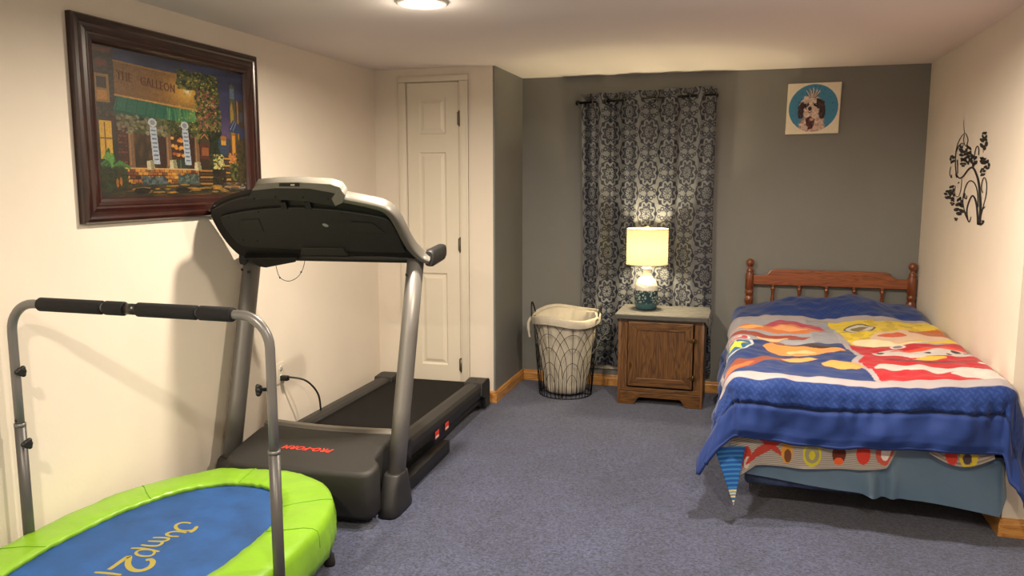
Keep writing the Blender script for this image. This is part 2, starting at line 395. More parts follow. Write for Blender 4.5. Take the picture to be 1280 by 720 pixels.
# --- base: feet boots, floor frame
for s in (-1, 1):
    b = MB(); x = cx+s*.430
    rings = []
    for z, hx, y0, y1 in ((0, .048, -.12, .115), (.012, .050, -.123, .118), (.06, .049, -.115, .105), (.13, .045, -.085, .085), (.175, .043, -.062, .075), (.182, .038, -.055, .068)):
        ring = []
        for k in range(24):
            a = 2*PI*k/24; ca, sa = math.cos(a), math.sin(a); e = .55
            ring.append(Vector((x+hx*math.copysign(abs(ca)**e, ca), 3.215+(y0+y1)/2+(y1-y0)/2*math.copysign(abs(sa)**e, sa), z)))
        rings.append(ring)
    b.loft(rings); b.build('foot_boot', M_tdark, TM)
b = MB()
for s in (-1, 1): b.bbox((cx+s*.40-.028, 3.14, .015), (cx+s*.40+.028, 3.98, .085), .006)
b.bbox((cx-.40, 3.16, .02), (cx+.40, 3.22, .075), .006)
b.bbox((cx-.40, 3.60, .02), (cx+.40, 3.65, .065), .006)
for s in (-1, 1): b.lathe([(.028, -.03), (.028, .03)], (cx+s*.33, 3.12, .03), 16, 'x')
b.build('base_frame', M_tblack, TM)
# --- uprights, oval tubes leaning back, bolts near the top
def upright(s):
    b = MB(); top = Vector((cx+s*.437, 3.495, 1.135)); bot = Vector((cx+s*.430, 3.215, .12)); rings = []
    for t in (0, .33, .66, 1):
        p = bot.lerp(top, t); rings.append([p+Vector((.038*math.cos(a), .056*math.sin(a), 0)) for a in [2*PI*k/24 for k in range(24)]])
    b.loft(rings); u = b.build('upright', M_tpost, TM)
    c = bot.lerp(top, .93)
    for dx, dz in ((-.018, .0), (.012, -.012), (.021, -.010))[:1 if s > 0 else 3]:
        MB().sphere((c.x+dx, c.y-.054, c.z+dz), .0075, 12, 6, (1, .4, 1)).build('bolt_head', M_tblack, u)
    return u
for s in (-1, 1): upright(s)
# --- motor hood
def hoodpt(t, s):  # outline of the hood seen from above; t 0..1 front to back
    pass
rings = []
out = [(-.335, .26), (-.335, .10), (-.330, -.04), (-.318, -.13), (-.28, -.185), (-.15, -.200), (0, -.205), (.15, -.202), (.30, -.197), (.385, -.188), (.415, -.155), (.418, -.09), (.385, -.055), (.372, .02), (.368, .26)]
base2 = smooth_poly([(cx+x, 3.165+y, 0) for x, y in out], 3, False)
def hz(y):  # top height rises towards the belt
    return .246+.052*min(1, max(0, (y-2.95)/.36))
for ins, dz, top in ((.02, .035, 0), (.0, .06, 0), (.0, .14, 0), (.002, -.020, 1), (.006, -.009, 1), (.014, -.002, 1), (.03, 0, 1)):
    ring = []
    for p in base2:
        c = Vector((cx, 3.30, 0)); d = (Vector((p.x, p.y, 0))-c); q = c+d*(1-ins/max(d.length, .01))
        ring.append(Vector((q.x, q.y, (hz(q.y)+dz) if top else dz)))
    rings.append(ring)
b = MB(); b.loft(rings, True, True)
hood = b.build('motor_hood', M_thood, TM)
# model lettering on the hood, read from the running side
vs, fs = text_mesh('PRO-FORM', .050, .0006, .35, .0012, 1.12)
b = MB(); bx_, by_ = -1.90, 3.15
sl = math.atan(.052/.36)
b.add([Vector((bx_-v.x*.92, by_-v.y*.9, hz(by_)-v.y*.9*math.tan(sl)+.0012+v.z)) for v in vs], fs)
b.build('lettering', M_red, hood)
# silver bridge at the back of the hood
b = MB(); rings = []
for k in range(21):
    t = k/20; x = cx-.345+t*.71; bow = math.sin(PI*t)
    y = 3.395-.030*bow; z0 = .285+.018*bow*0
    rings.append([Vector((x, y-.012, z0-.03)), Vector((x, y-.014, z0+.012)), Vector((x, y+.004, z0+.026)), Vector((x, y+.05, z0+.022)), Vector((x, y+.06, z0-.03))])
b.loft(rings); b.build('silver_bridge', M_tsilver, TM, bevel=.004)
# --- deck: belt, side rails, end caps, rollers cover
Yd0, Yd1 = 3.42, 4.90
def dz(y): return .205-.022*(y-Yd0)/(Yd1-Yd0)
b = MB()
b.loft([[Vector((cx-.262, y, dz(y)-.012)), Vector((cx+.262, y, dz(y)-.012)), Vector((cx+.262, y, dz(y)-.045)), Vector((cx-.262, y, dz(y)-.045))] for y in (Yd0, Yd1)], smooth=False)
b.lathe([(.028, -.262), (.028, .262)], (cx, Yd1, dz(Yd1)-.040), 24, 'x')
b.build('running_belt', M_belt, TM)
for s in (-1, 1):
    b = MB(); x0, x1 = cx+s*.262, cx+s*.372
    rings = []
    for y in (Yd0-.03, Yd0+.03, 4.2, Yd1+.02):
        z = dz(y); o_ = .008 if y < Yd0+.02 else 0
        rings.append([Vector((x0, y, z-.05)), Vector((x0, y, z-.002)), Vector((x0+s*.012, y, z+.010)), Vector((x0+s*.045, y, z+.016)), Vector((x1-s*.022, y, z+.010)), Vector((x1-s*.004+0, y, z-.004)), Vector((x1, y, z-.03)), Vector((x1-s*.012, y, z-.085)), Vector((x1-s*.03, y, z-.095)), Vector((x0+s*.02, y, z-.09))])
    b.loft(rings, smooth=False)
    rl = b.build('side_rail', M_tdark, TM, bevel=.004)
    g = MB()   # grip strip and light printed dashes on the rail top
    g.bbox((min(x0+s*.030, x0+s*.062), Yd0+.10, dz(4.1)+.010), (max(x0+s*.030, x0+s*.062), Yd1-.12, dz(4.1)+.0125), .001)
    if s > 0: pass
    e = MB()   # lower side skirt with the long recess
    pts = [(Yd0+.06, .105), (3.72, .100), (3.80, .125), (4.30, .120), (4.42, .092), (Yd1, .085), (Yd1+.03, .03), (Yd1-.10, .03), (Yd1-.13, .06), (4.40, .065), (4.05, .050), (3.55, .040), (Yd0+.04, .05)]
    e.prism([Vector((x1-s*.055, y, z)) for y, z in pts], (s*.034, 0, 0)); e.build('side_skirt', M_tblack, TM, bevel=.003)
    c = MB()   # rear end cap
    prof = [(Yd1-.13, dz(Yd1)+.020), (Yd1-.02, dz(Yd1)+.026), (Yd1+.03, dz(Yd1)+.018), (Yd1+.045, dz(Yd1)-.01), (Yd1+.045, .02), (Yd1-.05, .02), (Yd1-.07, .09), (Yd1-.15, .12)]
    xa, xb = (x0-s*.012), (x1+s*.006)
    c.prism([Vector((xa, y, z)) for y, z in prof], (xb-xa, 0, 0)); ec = c.build('end_cap', M_tdark, TM, bevel=.006, bseg=3)
    if s > 0:
        st = MB(); st.sphere((x0+s*.05, Yd1-.06, dz(Yd1)+.026), .006, 10, 5, (1, 1, .3)); st.build('screw', M_tblack, ec)
    fc = MB()  # curved front cap of the rail
    rr = []
    for k in range(9):
        a = PI*k/8; rr.append((Yd0+.02-.05*math.sin(a), dz(Yd0)-.035-.052*math.cos(a)*-1))
    fc.prism([Vector((x0+s*.02, y, z)) for y, z in rr]+[Vector((x0+s*.02, Yd0+.12, dz(Yd0)+.018)), Vector((x0+s*.02, Yd0+.12, dz(Yd0)-.08))], (s*.095, 0, 0)); fc.build('front_cap', M_tdark, TM, bevel=.004)
b = MB(); b.bbox((cx-.27, Yd0-.06, .09), (cx+.27, Yd1-.05, .145), .006); b.build('deck_frame', M_tblack, TM)
b = MB(); b.bbox((cx-.25, Yd1+.028, .05), (cx+.25, Yd1+.04, .16), .004); b.build('rear_plate', M_tdark, TM)
# warning stickers on the right rail
for px, py in ((554, 531), (567, 521)):
    xw = cx+.374; q_ = onx(px, py, xw+.02); y, z = q_.y, .128
    t = MB(); t.box((xw, y-.030, z-.020), (xw+.0008, y+.030, z+.022)); sk = t.build('warning_sticker', M_red, TM)
    u = MB(); u.box((xw+.0009, y-.024, z-.016), (xw+.0012, y+.024, z-.004)); u.build('sticker_text_block', M_lbl, sk)
# --- console: plane leaning 38 degrees towards the front
TILT = math.radians(42); RZ = math.radians(4)
Rz = Matrix.Rotation(RZ, 3, 'Z')
cU = Rz @ Vector((1, 0, 0)); cV = Rz @ Vector((0, -math.sin(TILT), math.cos(TILT))); cN = Rz @ Vector((0, -math.cos(TILT), -math.sin(TILT)))  # cN towards the camera/below
cO = Vector((-1.91, 3.47, 1.10))
def K(u, v, w=0): return cO+cU*u+cV*v+cN*w
def kpx(px, py, w=0):
    """where the sight line through a pixel meets the console plane offset w, as (u, v)"""
    d = ray(px, py); o_ = cO+cN*w; X = EYEP+d*((o_-EYEP).dot(cN)/d.dot(cN)); q = X-cO; return (q.dot(cU), q.dot(cV))
def kout(pts, w=0, n=5, closed=True):
    q = [kpx(a, b_, w) for a, b_ in pts]
    return [(p.x, p.y) for p in smooth_poly([(a, b_, 0) for a, b_ in q], n, closed)] if n else q
def inset(poly, d):
    """shrink a star-ish outline towards its inside by d"""
    n = len(poly); o_ = []; A = sum(poly[i][0]*poly[(i+1) % n][1]-poly[(i+1) % n][0]*poly[i][1] for i in range(n)); sg = 1 if A > 0 else -1
    for i in range(n):
        a, c = Vector(poly[i-1]), Vector(poly[(i+1) % n]); t = (c-a).normalized(); nn = Vector((-t.y, t.x))*sg; o_.append((poly[i][0]+nn.x*d, poly[i][1]+nn.y*d))
    return o_
def slab(poly, w0, w1, rnd=.012):
    rings = []
    for ins, w in ((rnd, w0), (rnd*.3, w0+rnd*.3*(1 if w1 > w0 else -1)), (0, w0+rnd*(1 if w1 > w0 else -1)), (0, w1-rnd*(1 if w1 > w0 else -1)), (rnd*.3, w1-rnd*.3*(1 if w1 > w0 else -1)), (rnd, w1)):
        rings.append([K(u, v, w) for u, v in (inset(poly, ins) if ins else poly)])
    return MB().loft(rings)
shell_px = [(264, 266), (272, 257), (300, 246), (345, 240), (380, 239), (420, 246), (455, 254), (482, 262), (498, 275), (507, 292), (518, 312), (526, 327), (515, 327), (500, 324), (470, 321), (420, 321), (365, 322), (330, 321), (308, 322), (296, 315), (284, 302), (272, 284)]
sh = kout(shell_px, 0, 3)
MB_ = slab(sh, 0, -.050, .012); console = MB_.build('console_shell', M_tblack, TM)
# raised dark lip following the edge and the recessed back panel
pan_px = [(279, 271), (284, 267), (315, 261), (350, 258), (380, 258), (420, 261), (455, 266), (480, 271), (489, 277), (497, 290), (504, 306), (506, 314), (480, 314), (430, 312), (380, 310), (340, 308), (306, 305), (296, 297), (286, 284)]
pn = kout(pan_px, 0, 3)
lip_o = inset(sh, .004); 
b = slab(pn, -.004, .012, .004); b.build('back_panel', M_tdark, console)
# upper housing with silver cap
hs_px = [(311, 247), (318, 235), (345, 231), (385, 230), (418, 236), (428, 252), (419, 256), (380, 250), (345, 248)]
hs = kout(hs_px, .01, 0)
slab([(u, v) for u, v in hs], -.025, .022, .006).build('upper_housing', M_tdark, console)
cap_px = [(316, 237), (320, 229.5), (345, 227), (372, 226.5), (412, 229), (424, 233), (430, 243), (424, 246), (416, 240), (385, 234.5), (345, 234)]
slab(kout(cap_px, .02, 0), -.012, .028, .003).build('top_cap', M_tcap, console)
lab = kout([(348, 229.5), (373, 229.5), (373, 233.5), (348, 233.5)], .032, 0)
b = MB(); b.prism([K(u, v, .028) for u, v in lab], cN*.0022); pl = b.build('audio_port_plate', M_tblack, console)
b = MB(); l2 = kout([(362, 230.6), (367, 230.6), (367, 232.4), (362, 232.4)], .032, 0); b.prism([K(u, v, .0302) for u, v in l2], cN*.0006); b.build('port_mark', M_lbl, pl)
# silver facet joining cap and arm
fc_px = [(424, 234), (431, 243), (428, 252), (419, 256), (414, 247)]
slab(kout(fc_px, .02, 0), -.015, .030, .003).build('cap_facet', M_tcap, console)
# silver arms sweeping down to the hand grips: ribbon section swept along an outline, both sides
def arm(pxs, side):
    b = MB(); c = [K(*kpx(x, y, .0), 0) for x, y in pxs]
    c = smooth_poly(c, 5, False); rings = []
    for i, p in enumerate(c):
        t = (c[min(i+1, len(c)-1)]-c[max(i-1, 0)]).normalized(); outv = t.cross(cN).normalized()*(1 if side > 0 else -1)
        if outv.dot(cU*side+cV*.3) < 0: outv = -outv
        f = i/(len(c)-1); wd = .012+.004*math.sin(PI*f); dp = .032
        rings.append([p-outv*wd+cN*.022, p+outv*wd*.6+cN*.020, p+outv*wd+cN*.008, p+outv*wd-cN*dp, p-outv*wd-cN*dp])
    b.loft(rings); return b
arm([(425, 246), (455, 252), (478, 258), (490, 267), (499, 281), (508, 298), (517, 311), (528, 321), (538, 325)], 1).build('console_arm', M_tsilver, TM, bevel=.003)
def grip(side):
    P = K(*kpx(536, 324, 0), 0) if side > 0 else K(-.470, .03, 0)
    b = MB(); rings = []
    d = Vector((.005*side, .19, .022)); 
    for k in range(9):
        t = k/8; p = P+d*t*1.0+Vector((0, 0, 0))
        hgt = .042-.003*t; wd = .024; e = 1 if 0 < k < 8 else .8
        rings.append([p+Vector((wd*e*math.copysign(abs(math.cos(a))**.6, math.cos(a)), 0, hgt*e*math.copysign(abs(math.sin(a))**.6, math.sin(a)))) for a in [2*PI*j/16 for j in range(16)]])
    b.loft(rings); return b
for s in (-1, 1): grip(s).build('side_grip', M_tdark, TM)
# details on the back panel
def pocket(pxs, name):
    q = kout(pxs, .012, 0); fl = MB()
    fl.prism([K(u, v, .0122) for u, v in q], cN*.0012); o_ = fl.build(name, M_tblack, console)
    q2 = inset(q, .006); f2 = MB(); f2.prism([K(u, v, .0134) for u, v in q2], cN*.0010); f2.build('pocket_face', M_thood, o_)
pocket([(300, 277), (303, 274), (325, 273), (332, 289), (302, 290), (300, 284)], 'hand_pocket')
pocket([(438, 276), (466, 278), (482, 292), (438, 291)], 'hand_pocket')
M_badge = mat('pale_grey_badge', (150, 158, 152), 0.35)
u, v = kpx(407, 281.5, .013); b = MB(); b.prism([K(u+.0135*math.cos(a)+.0, v+.010*math.sin(a)-.004*math.cos(a), .0122) for a in [2*PI*k/20 for k in range(20)]], cN*.002); b.build('badge', M_badge, console)
for x, y, w_ in ((288, 272, .0125), (324, 265, .0125), (426, 267, .0125), (306, 300, .0125), (324, 301, .0125), (318, 248.5, .023), (344, 246.5, .023), (378, 247, .023), (409, 249.5, .023)):
    u, v = kpx(x, y, w_); MB().sphere(K(u, v, w_), .004, 8, 5).build('panel_screw', M_tblack, console)
for xx in (354, 384):
    q = kout([(xx-3, 252), (xx+3, 252), (xx+6, 261), (xx-2, 261)], .013, 0); b = MB(); b.prism([K(u, v, .002) for u, v in q], cN*.016); b.build('panel_clip', M_tblack, console)
# lower crossbar and tray bracket
b = MB(); rings = []
for k in range(13):
    t = k/12; p = K(-.42+.86*t, .035, -.02); rings.append([p+cV*(.024*math.sin(a))+cN*(.030*math.cos(a)) for a in [2*PI*j/14 for j in range(14)]])
b.loft(rings); b.build('crossbar', M_tblack, TM)
b = MB(); q = kout([(378, 310), (430, 311), (436, 320), (378, 319)], .02, 0); b.prism([K(u, v, .006) for u, v in q], cN*.014); b.build('crossbar_cover', M_thood, TM, bevel=.003)
b = MB(); q = kout([(310, 317), (375, 317), (374, 322), (338, 329), (330, 328), (318, 320)], .0, 0); b.prism([K(u, v, -.05) for u, v in q], cN*.08); b.build('tray_bracket', M_tblack, TM, bevel=.003)
# hanging safety wire
pts = smooth_poly([K(*kpx(x, y, 0), 0) for x, y in ((345, 318), (348, 333), (352, 345), (358, 350), (366, 351), (375, 346), (381, 336), (384, 320))], 6, False)
b = MB(); b.tube(pts, .0016, 6); sw = b.build('safety_wire', M_tblack, TM)
for x, y in ((353, 347), (379, 340)): MB().sphere(K(*kpx(x, y, 0), 0), .0045, 8, 6).build('wire_clip', M_tblack, sw)
# mains lead from the wall socket down behind the deck
so = onx(350, 466, XL)
b = MB(); P0 = so+Vector((.012, 0, -.028))
pts = smooth_poly([P0, P0+Vector((.05, .01, .004)), P0+Vector((.12, .05, -.02)), P0+Vector((.16, .10, -.10)), P0+Vector((.165, .12, -.20)), P0+Vector((.16, .13, -.34))], 6, False)
b.tube([p for p in pts], .0055, 8); cd = b.build('power_cord', M_tblack, TM)
b = MB(); b.bbox(P0+Vector((-.008, -.014, -.014)), P0+Vector((.04, .014, .014)), .005); b.build('plug', M_tblack, cd)
# the lead and plug were laid out in room coordinates: undo the treadmill's small turn for them
for ob in [cd]: 
    ob.matrix_parent_inverse = Matrix.Translation(TM.location).__class__(Matrix.Rotation(-TM.rotation_euler.z, 4, 'Z'))
# wall socket
b = MB(); b.bbox((XL, so.y-.037, so.z-.06), (XL+.006, so.y+.037, so.z+.06), .003); ou = b.build('wall_outlet', M_trim); tag(ou, 'white double wall socket low on the left wall behind the treadmill', 'wall socket')
for dz_ in (-.026, .026):
    fa = MB().lathe([(.017, .006), (.0165, .0075), (.001, .0075)], (XL, so.y, so.z+dz_), 20, 'x').build('socket_face', M_white, ou)
    for dy in (-.006, .006): MB().box((XL+.0073, so.y+dy-.001, so.z+dz_-.002), (XL+.0079, so.y+dy+.001, so.z+dz_+.007)).build('slot', M_tblack, fa)

# ================================================================= oval trampoline with a handle bar
M_green = mat('lime_vinyl', (126, 176, 34), 0.4, bump=0.45, bump_scale=18, noise_amt=0.05, noise_scale=8, coat=.15)
M_mat = mat('blue_jump_fabric', (24, 76, 140), 0.75, noise_amt=0.16, noise_scale=7, bump=.15, bump_scale=500)
M_tube = mat('grey_powder_coat', (118, 117, 116), 0.35, 0.35)
M_tube2 = mat('darker_grey_powder_coat', (86, 85, 85), 0.4, 0.35)
M_foam = mat('black_foam', (14, 14, 18), 0.85, bump=.4, bump_scale=400)
M_khaki = mat('faded_yellow_print', (146, 136, 60), 0.7)
tx, ty = -1.910, 2.125
TP = root('oval_trampoline', 'oval trampoline with lime green padding, blue mat and grey handle bar', 'trampoline', (tx, ty, 0))
ZT = .262
def oval(rx, ry, n=96, z=ZT, e=2.6, sx=.0):
    """stadium with squarish round ends"""
    o_ = []
    for k in range(n):
        a = 2*PI*k/n; ca, sa = math.cos(a), math.sin(a)
        o_.append(Vector((tx+rx*math.copysign(abs(ca)**(2/e), ca), ty+ry*math.copysign(abs(sa)**(2/e), sa), z)))
    return o_
# mat
RX, RY = .505, .79
b = MB(); rings = [oval(.36*t, .635*t, 96, ZT-.010, 2.3) for t in (1, .8, .5, .2, .02)]
b.loft(rings, True, False); b.f.append(tuple(range(4*96, 5*96))); b.sm.append(False); jm = b.build('jump_mat', M_mat, TP)
# padding: cross-section from inner lip over the rim to the skirt, with puckers
n = 288; prof = [(.332, -.012), (.326, -.002), (.329, .006), (.36, .008), (.40, .008), (.45, .006), (.482, .002), (.496, -.006), (.502, -.03), (.507, -.07), (.508, -.11), (.502, -.145), (.496, -.147)]
rings = []
rnd = random.Random(5)
for r, dzv in prof:
    f = (r-.326)/.180; ring = []
    ry = .595+(RY-.595)*f
    for k, p in enumerate(oval(r+.0, ry, n, 0, 2.45 if f > .5 else 2.3)):
        a = 2*PI*k/n; w = noise.noise(Vector((math.cos(a)*5, math.sin(a)*5, r*9)))*.006+abs(noise.noise(Vector((math.cos(a)*13+r*6, math.sin(a)*13, r*14))))*.007
        if dzv < -.03: 
            q = noise.noise(Vector((math.cos(a)*16, math.sin(a)*16, r*30)))*.010; nn = Vector((p.x-tx, p.y-ty, 0)).normalized(); p = p+nn*q
        pk = .0012*math.cos(a*64)*math.exp(-((r-.336)/.03)**2)
        ring.append(Vector((p.x, p.y, ZT+dzv+w*(1 if f < .9 else .4)+pk)))
    rings.append(ring)
b = MB(); b.loft(rings, True, False); pad = b.build('padding', M_green, TP)
# seams across the padding
def ridx(k): return [rings[i][k] + Vector((0, 0, .0015)) for i in range(2, len(rings)-3)]
M_st = mat('green_stitching', (112, 170, 30), .5)
for k in (34, 78, 118, 150, 200, 250, 280, 14): MB().tube(ridx(k), .0016, 5).build('seam', M_st, pad)
# frame under the padding
b = MB(); b.tube([p+Vector((0, 0, -.035)) for p in oval(.462, .745, 80, ZT, 2.4)], .014, 8, closed=True); b.build('rim_frame', M_tube2, TP)
for sx_, sy_ in ((1, .62), (-1, .62), (1, -.62), (-1, -.62)):
    b = MB(); x = tx+sx_*.385; y = ty+sy_*.86
    b.tube([(x-sx_*.03, y-sy_*.02, ZT-.04), (x, y, .03)], .014, 10); lg = b.build('leg', M_tube, TP)
    c = MB(); c.lathe([(.021, 0), (.022, .01), (.018, .045), (.012, .05)], (x, y, 0), 14); c.build('rubber_foot', M_foam, lg)
# lettering on the mat, read from the far end
STR = [([(1028,112),(985,106),(930,108),(885,128),(878,155),(905,178),(960,188),(1030,184),(1075,170)], .013), ([(1092,142),(1060,178),(1022,204)], .016),
       ([(985,207),(915,196),(850,196),(795,212),(790,228),(830,242),(908,244)], .012),
       ([(650,255),(730,255),(800,262),(795,280),(745,293),(670,292),(600,290)], .012), ([(745,293),(735,318),(690,338),(610,338),(530,328)], .013),
       ([(430,362),(520,362),(620,376),(712,396)], .012), ([(640,378),(560,376),(500,388),(480,412),(510,434),(580,442),(640,432),(665,405),(655,384)], .011),
       ([(578,482),(625,474),(650,500),(625,545),(560,578),(490,586),(430,568),(398,520),(410,445),(340,486),(270,535),(208,576)], .020),
       ([(66,602),(200,612),(332,628)], .013), ([(60,660),(150,672),(230,686)], .013), ([(200,640),(190,700)], .011)]
def stroke(pts, wd, z):
    q = smooth_poly([onz(110+x/8, 640+y/8, z) for x, y in pts], 4, False); b = MB(); L_ = []; R_ = []
    for i, p in enumerate(q):
        t = (q[min(i+1, len(q)-1)]-q[max(i-1, 0)]).normalized(); nn = Vector((-t.y, t.x, 0)); w_ = wd/2*(.75+.25*math.sin(PI*i/(len(q)-1)))
        L_.append(p+nn*w_); R_.append(p-nn*w_)
    n_ = len(q); b.add(L_+R_, [(i, i+1, n_+i+1, n_+i) for i in range(n_-1)]); return b
letters = [[0, 1], [2], [3, 4], [5, 6], [7], [8], [9, 10]]
for g in letters:
    for h_, k in enumerate(g): stroke(*STR[k], ZT-.0096+.0002*h_).build('letter_stroke', M_khaki, jm)
# handle: two lower posts, bent upper tube, knobs and foam
zb = 1.088; hx = .505; yb = ty-.015
pc_ = tx+.012
for s in (-1, 1):
    x = pc_+s*hx
    b = MB(); b.tube([(x-s*.0, yb, .06), (x, yb, .655)], .0185, 14); lp = b.build('lower_post', M_tube2 if s < 0 else M_tube2, TP)
    c = MB(); c.tube([(x, yb, .652), (x, yb, .664)], .0195, 14); c.build('collar', M_tube, lp)
    c = MB(); c.tube([(x, yb, .075), (x-s*.06, yb, .09), (x-s*.12, yb, ZT-.05)], .014, 8); c.build('clamp_arm', M_tube2, lp)
b = MB(); r = .10
pts = [Vector((pc_-hx, yb, .64)), Vector((pc_-hx, yb, .80)), Vector((pc_-hx, yb, zb-r))]
pts += [Vector((pc_-hx+r*(1-math.cos(a)), yb, zb-r+r*math.sin(a))) for a in [PI/2*k/8 for k in range(1, 9)]]
pts += [Vector((tx, yb, zb))]
pts += [Vector((pc_+hx-r*(1-math.sin(a)), yb, zb-r+r*math.cos(a))) for a in [PI/2*k/8 for k in range(0, 9)]]
pts += [Vector((pc_+hx, yb, .80)), Vector((pc_+hx, yb, .64))]
b.tube(pts, .0155, 14); hb = b.build('handle_bar', M_tube, TP)
for p0, p1 in ((50, 129), (132, 157), (172, 247), (249, 292)):
    xa = ony(p0, 388, yb).x; xb = ony(p1, 388, yb).x
    c = MB(); c.lathe([(.020, xa), (.0235, xa+.006), (.0235, xb-.006), (.020, xb)], (0, yb, zb), 20, 'x'); c.build('foam_grip', M_foam, TP)
c = MB(); c.lathe([(.0185, ony(157, 388, yb).x), (.0185, ony(172, 388, yb).x)], (0, yb, zb), 16, 'x'); c.build('joint_sleeve', mat('dark_chrome', (70, 68, 66), .3, .7), TP)
def knob(x, z, s):
    k = MB(); k.lathe([(.006, 0), (.006, .018), (.012, .019), (.016, .026), (.016, .034), (.010, .038)], (0, 0, 0), 16, 'y')
    for j in range(3):
        a = 2*PI*j/3; k.sphere((.013*math.cos(a), .029, .013*math.sin(a)), .009, 10, 6)
    M = Matrix.Translation((x, yb, z)) @ Matrix.Rotation(math.radians(-90 if s > 0 else 90)*1, 4, 'Z') if False else Matrix.Translation((x, yb, z)) @ Matrix.Rotation(math.radians(-115 if s > 0 else 115), 4, 'Z')
    k.v = [tuple(M @ Vector(p)) for p in k.v]; return k
knob(pc_-hx+.012, ony(24, 463, yb).z, 1).build('clamp_knob', M_tblack, TP)
knob(pc_-hx+.014, ony(34, 553, yb).z, 1).build('clamp_knob', M_tblack, TP)
knob(pc_+hx-.012, ony(340, 487, yb).z, -1).build('clamp_knob', M_tblack, TP)
# snap hole
c = MB(); c.sphere((pc_-hx, yb-.0145, ony(30, 525, yb).z), .005, 8, 5); c.build('snap_button', M_tblack, hb)
# ================================================================= framed oil painting on the left wall
M_frame = mat('mahogany_frame', (46, 20, 17), 0.28, noise_amt=.35, noise_scale=9, stretch=(1, 1, 1), coat=.4)
M_gold = mat('dark_inner_fillet', (84, 44, 26), .35)
fy0, fy1, fz0, fz1 = 2.487, 3.665, 1.335, 2.127
PT = root('framed_painting', 'night street cafe oil painting in a wide mahogany frame on left wall', 'painting', (XL, (fy0+fy1)/2, fz0))
# moulding profile: (inward distance from outer edge, height off the wall)
pf = [(0, 0), (0, .024), (.006, .031), (.018, .034), (.028, .031), (.034, .026), (.046, .025), (.060, .028), (.068, .026), (.074, .026), (.088, .024), (.098, .020), (.106, .010), (.106, 0)]
rings = []
for cy_, cz_, sy, sz in ((fy0, fz0, 1, 1), (fy1, fz0, -1, 1), (fy1, fz1, -1, -1), (fy0, fz1, 1, -1), (fy0, fz0, 1, 1)):
    rings.append([Vector((XL+h, cy_+sy*d*1.0, cz_+sz*d*.95)) for d, h in pf])
b = MB(); b.loft(rings, True, False, smooth=False); b.build('frame', M_frame, PT)
b = MB(); b.box((XL+.001, fy0+.01, fz0+.01), (XL+.004, fy1-.01, fz1-.01)); b.build('backing', M_gold, PT)
py0, py1, pz0, pz1 = fy0+.102, fy1-.102, fz0+.096, fz1-.096
W, H_ = 440, 320
c = Cv(W, H_, (34, 38, 62)); rg = c.rng
# sky
for k in range(60): c.glow(rg.uniform(.1, 1), rg.uniform(0, .3), rg.uniform(.03, .12), rg.uniform(.01, .04), (60, 74, 116), .35)
c.glow(.84, .55, .10, .25, (118, 92, 132), .8); c.glow(.80, .30, .12, .15, (58, 62, 108), .6)
c.rect(0, .86, 1, 1, (48, 44, 30))
# cafe wall
c.poly([(.0, .0), (.115, .0), (.115, 1), (0, 1)], (44, 42, 32))
c.specks(0, 0, .11, .5, 160, .010, [(86, 40, 34), (54, 60, 40), (36, 34, 30), (112, 60, 42)], .7, .7)
c.rect(.0, .02, .10, .05, (120, 62, 48), .8); c.rect(.02, .10, .08, .14, (130, 56, 48), .7)
c.rect(.01, .19, .085, .37, (150, 110, 52)); c.rect(.02, .21, .072, .28, (52, 40, 28)); c.rect(.02, .295, .072, .355, (186, 128, 60))
c.rect(.0, .47, .105, .62, (62, 44, 34)); c.rect(.02, .49, .085, .74, (220, 172, 62)); c.rect(.045, .50, .052, .74, (120, 80, 30)); c.rect(.02, .60, .085, .61, (120, 80, 30))
c.poly([(.115, .42), (.73, .40), (.73, .90), (.115, .90)], (56, 34, 26))
def bricks(x0, y0, x1, y1, cols, bw=.028, bh=.022):
    y = y0; r_ = 0
    while y < y1:
        x = x0-(r_ % 2)*bw/2
        while x < x1:
            if rg.random() < .93: c.rect(max(x+.002, x0), y+.003, min(x+bw-.002, x1), min(y+bh-.002, y1), cols[rg.integers(len(cols))], .85)
            x += bw
        y += bh; r_ += 1
bricks(.115, .44, .165, .80, [(96, 50, 38), (74, 40, 32), (120, 66, 44)])
# interior warm light
c.rect(.20, .46, .35, .78, (48, 40, 28)); c.rect(.43, .46, .56, .80, (58, 36, 22)); c.rect(.62, .46, .70, .80, (40, 30, 24))
for k in range(16): c.glow(rg.uniform(.20, .34), rg.uniform(.5, .76), .012, .035, (120, 78, 36), .5)
for k in range(30): c.ell(rg.uniform(.44, .55), rg.choice([.58, .64, .695])+rg.uniform(-.012, .012), .011, .012, [(232, 150, 60), (190, 96, 40), (250, 186, 90)][k % 3], .85)
for yy in (.61, .665, .72): c.rect(.435, yy, .555, yy+.007, (70, 40, 24))
c.rect(.43, .73, .56, .80, (44, 58, 48)); c.rect(.49, .73, .50, .80, (80, 96, 70))
# pillars
for x in (.175, .405, .60): c.poly([(x, .46), (x+.03, .46), (x+.034, .80), (x-.002, .80)], (124, 90, 62)); c.rect(x+.004, .48, x+.012, .78, (168, 126, 84), .7)
# fascia and sign board
c.poly([(.115, .085), (.655, .16), (.70, .36), (.70, .42), (.115, .30)], (120, 84, 48))
c.poly([(.115, .10), (.65, .10), (.70, .37), (.115, .31)], (126, 88, 46))
c.specks(.12, .1, .68, .35, 260, .016, [(140, 98, 50), (108, 74, 42), (152, 108, 54)], .35, .5)
c.glow(.56, .225, .13, .10, (236, 178, 74), .9); c.glow(.57, .215, .022, .028, (255, 246, 200), 1)
c.line([(.115, .09), (.66, .12)], .008, (160, 116, 66)); c.line([(.115, .315), (.71, .355)], .008, (196, 148, 74))
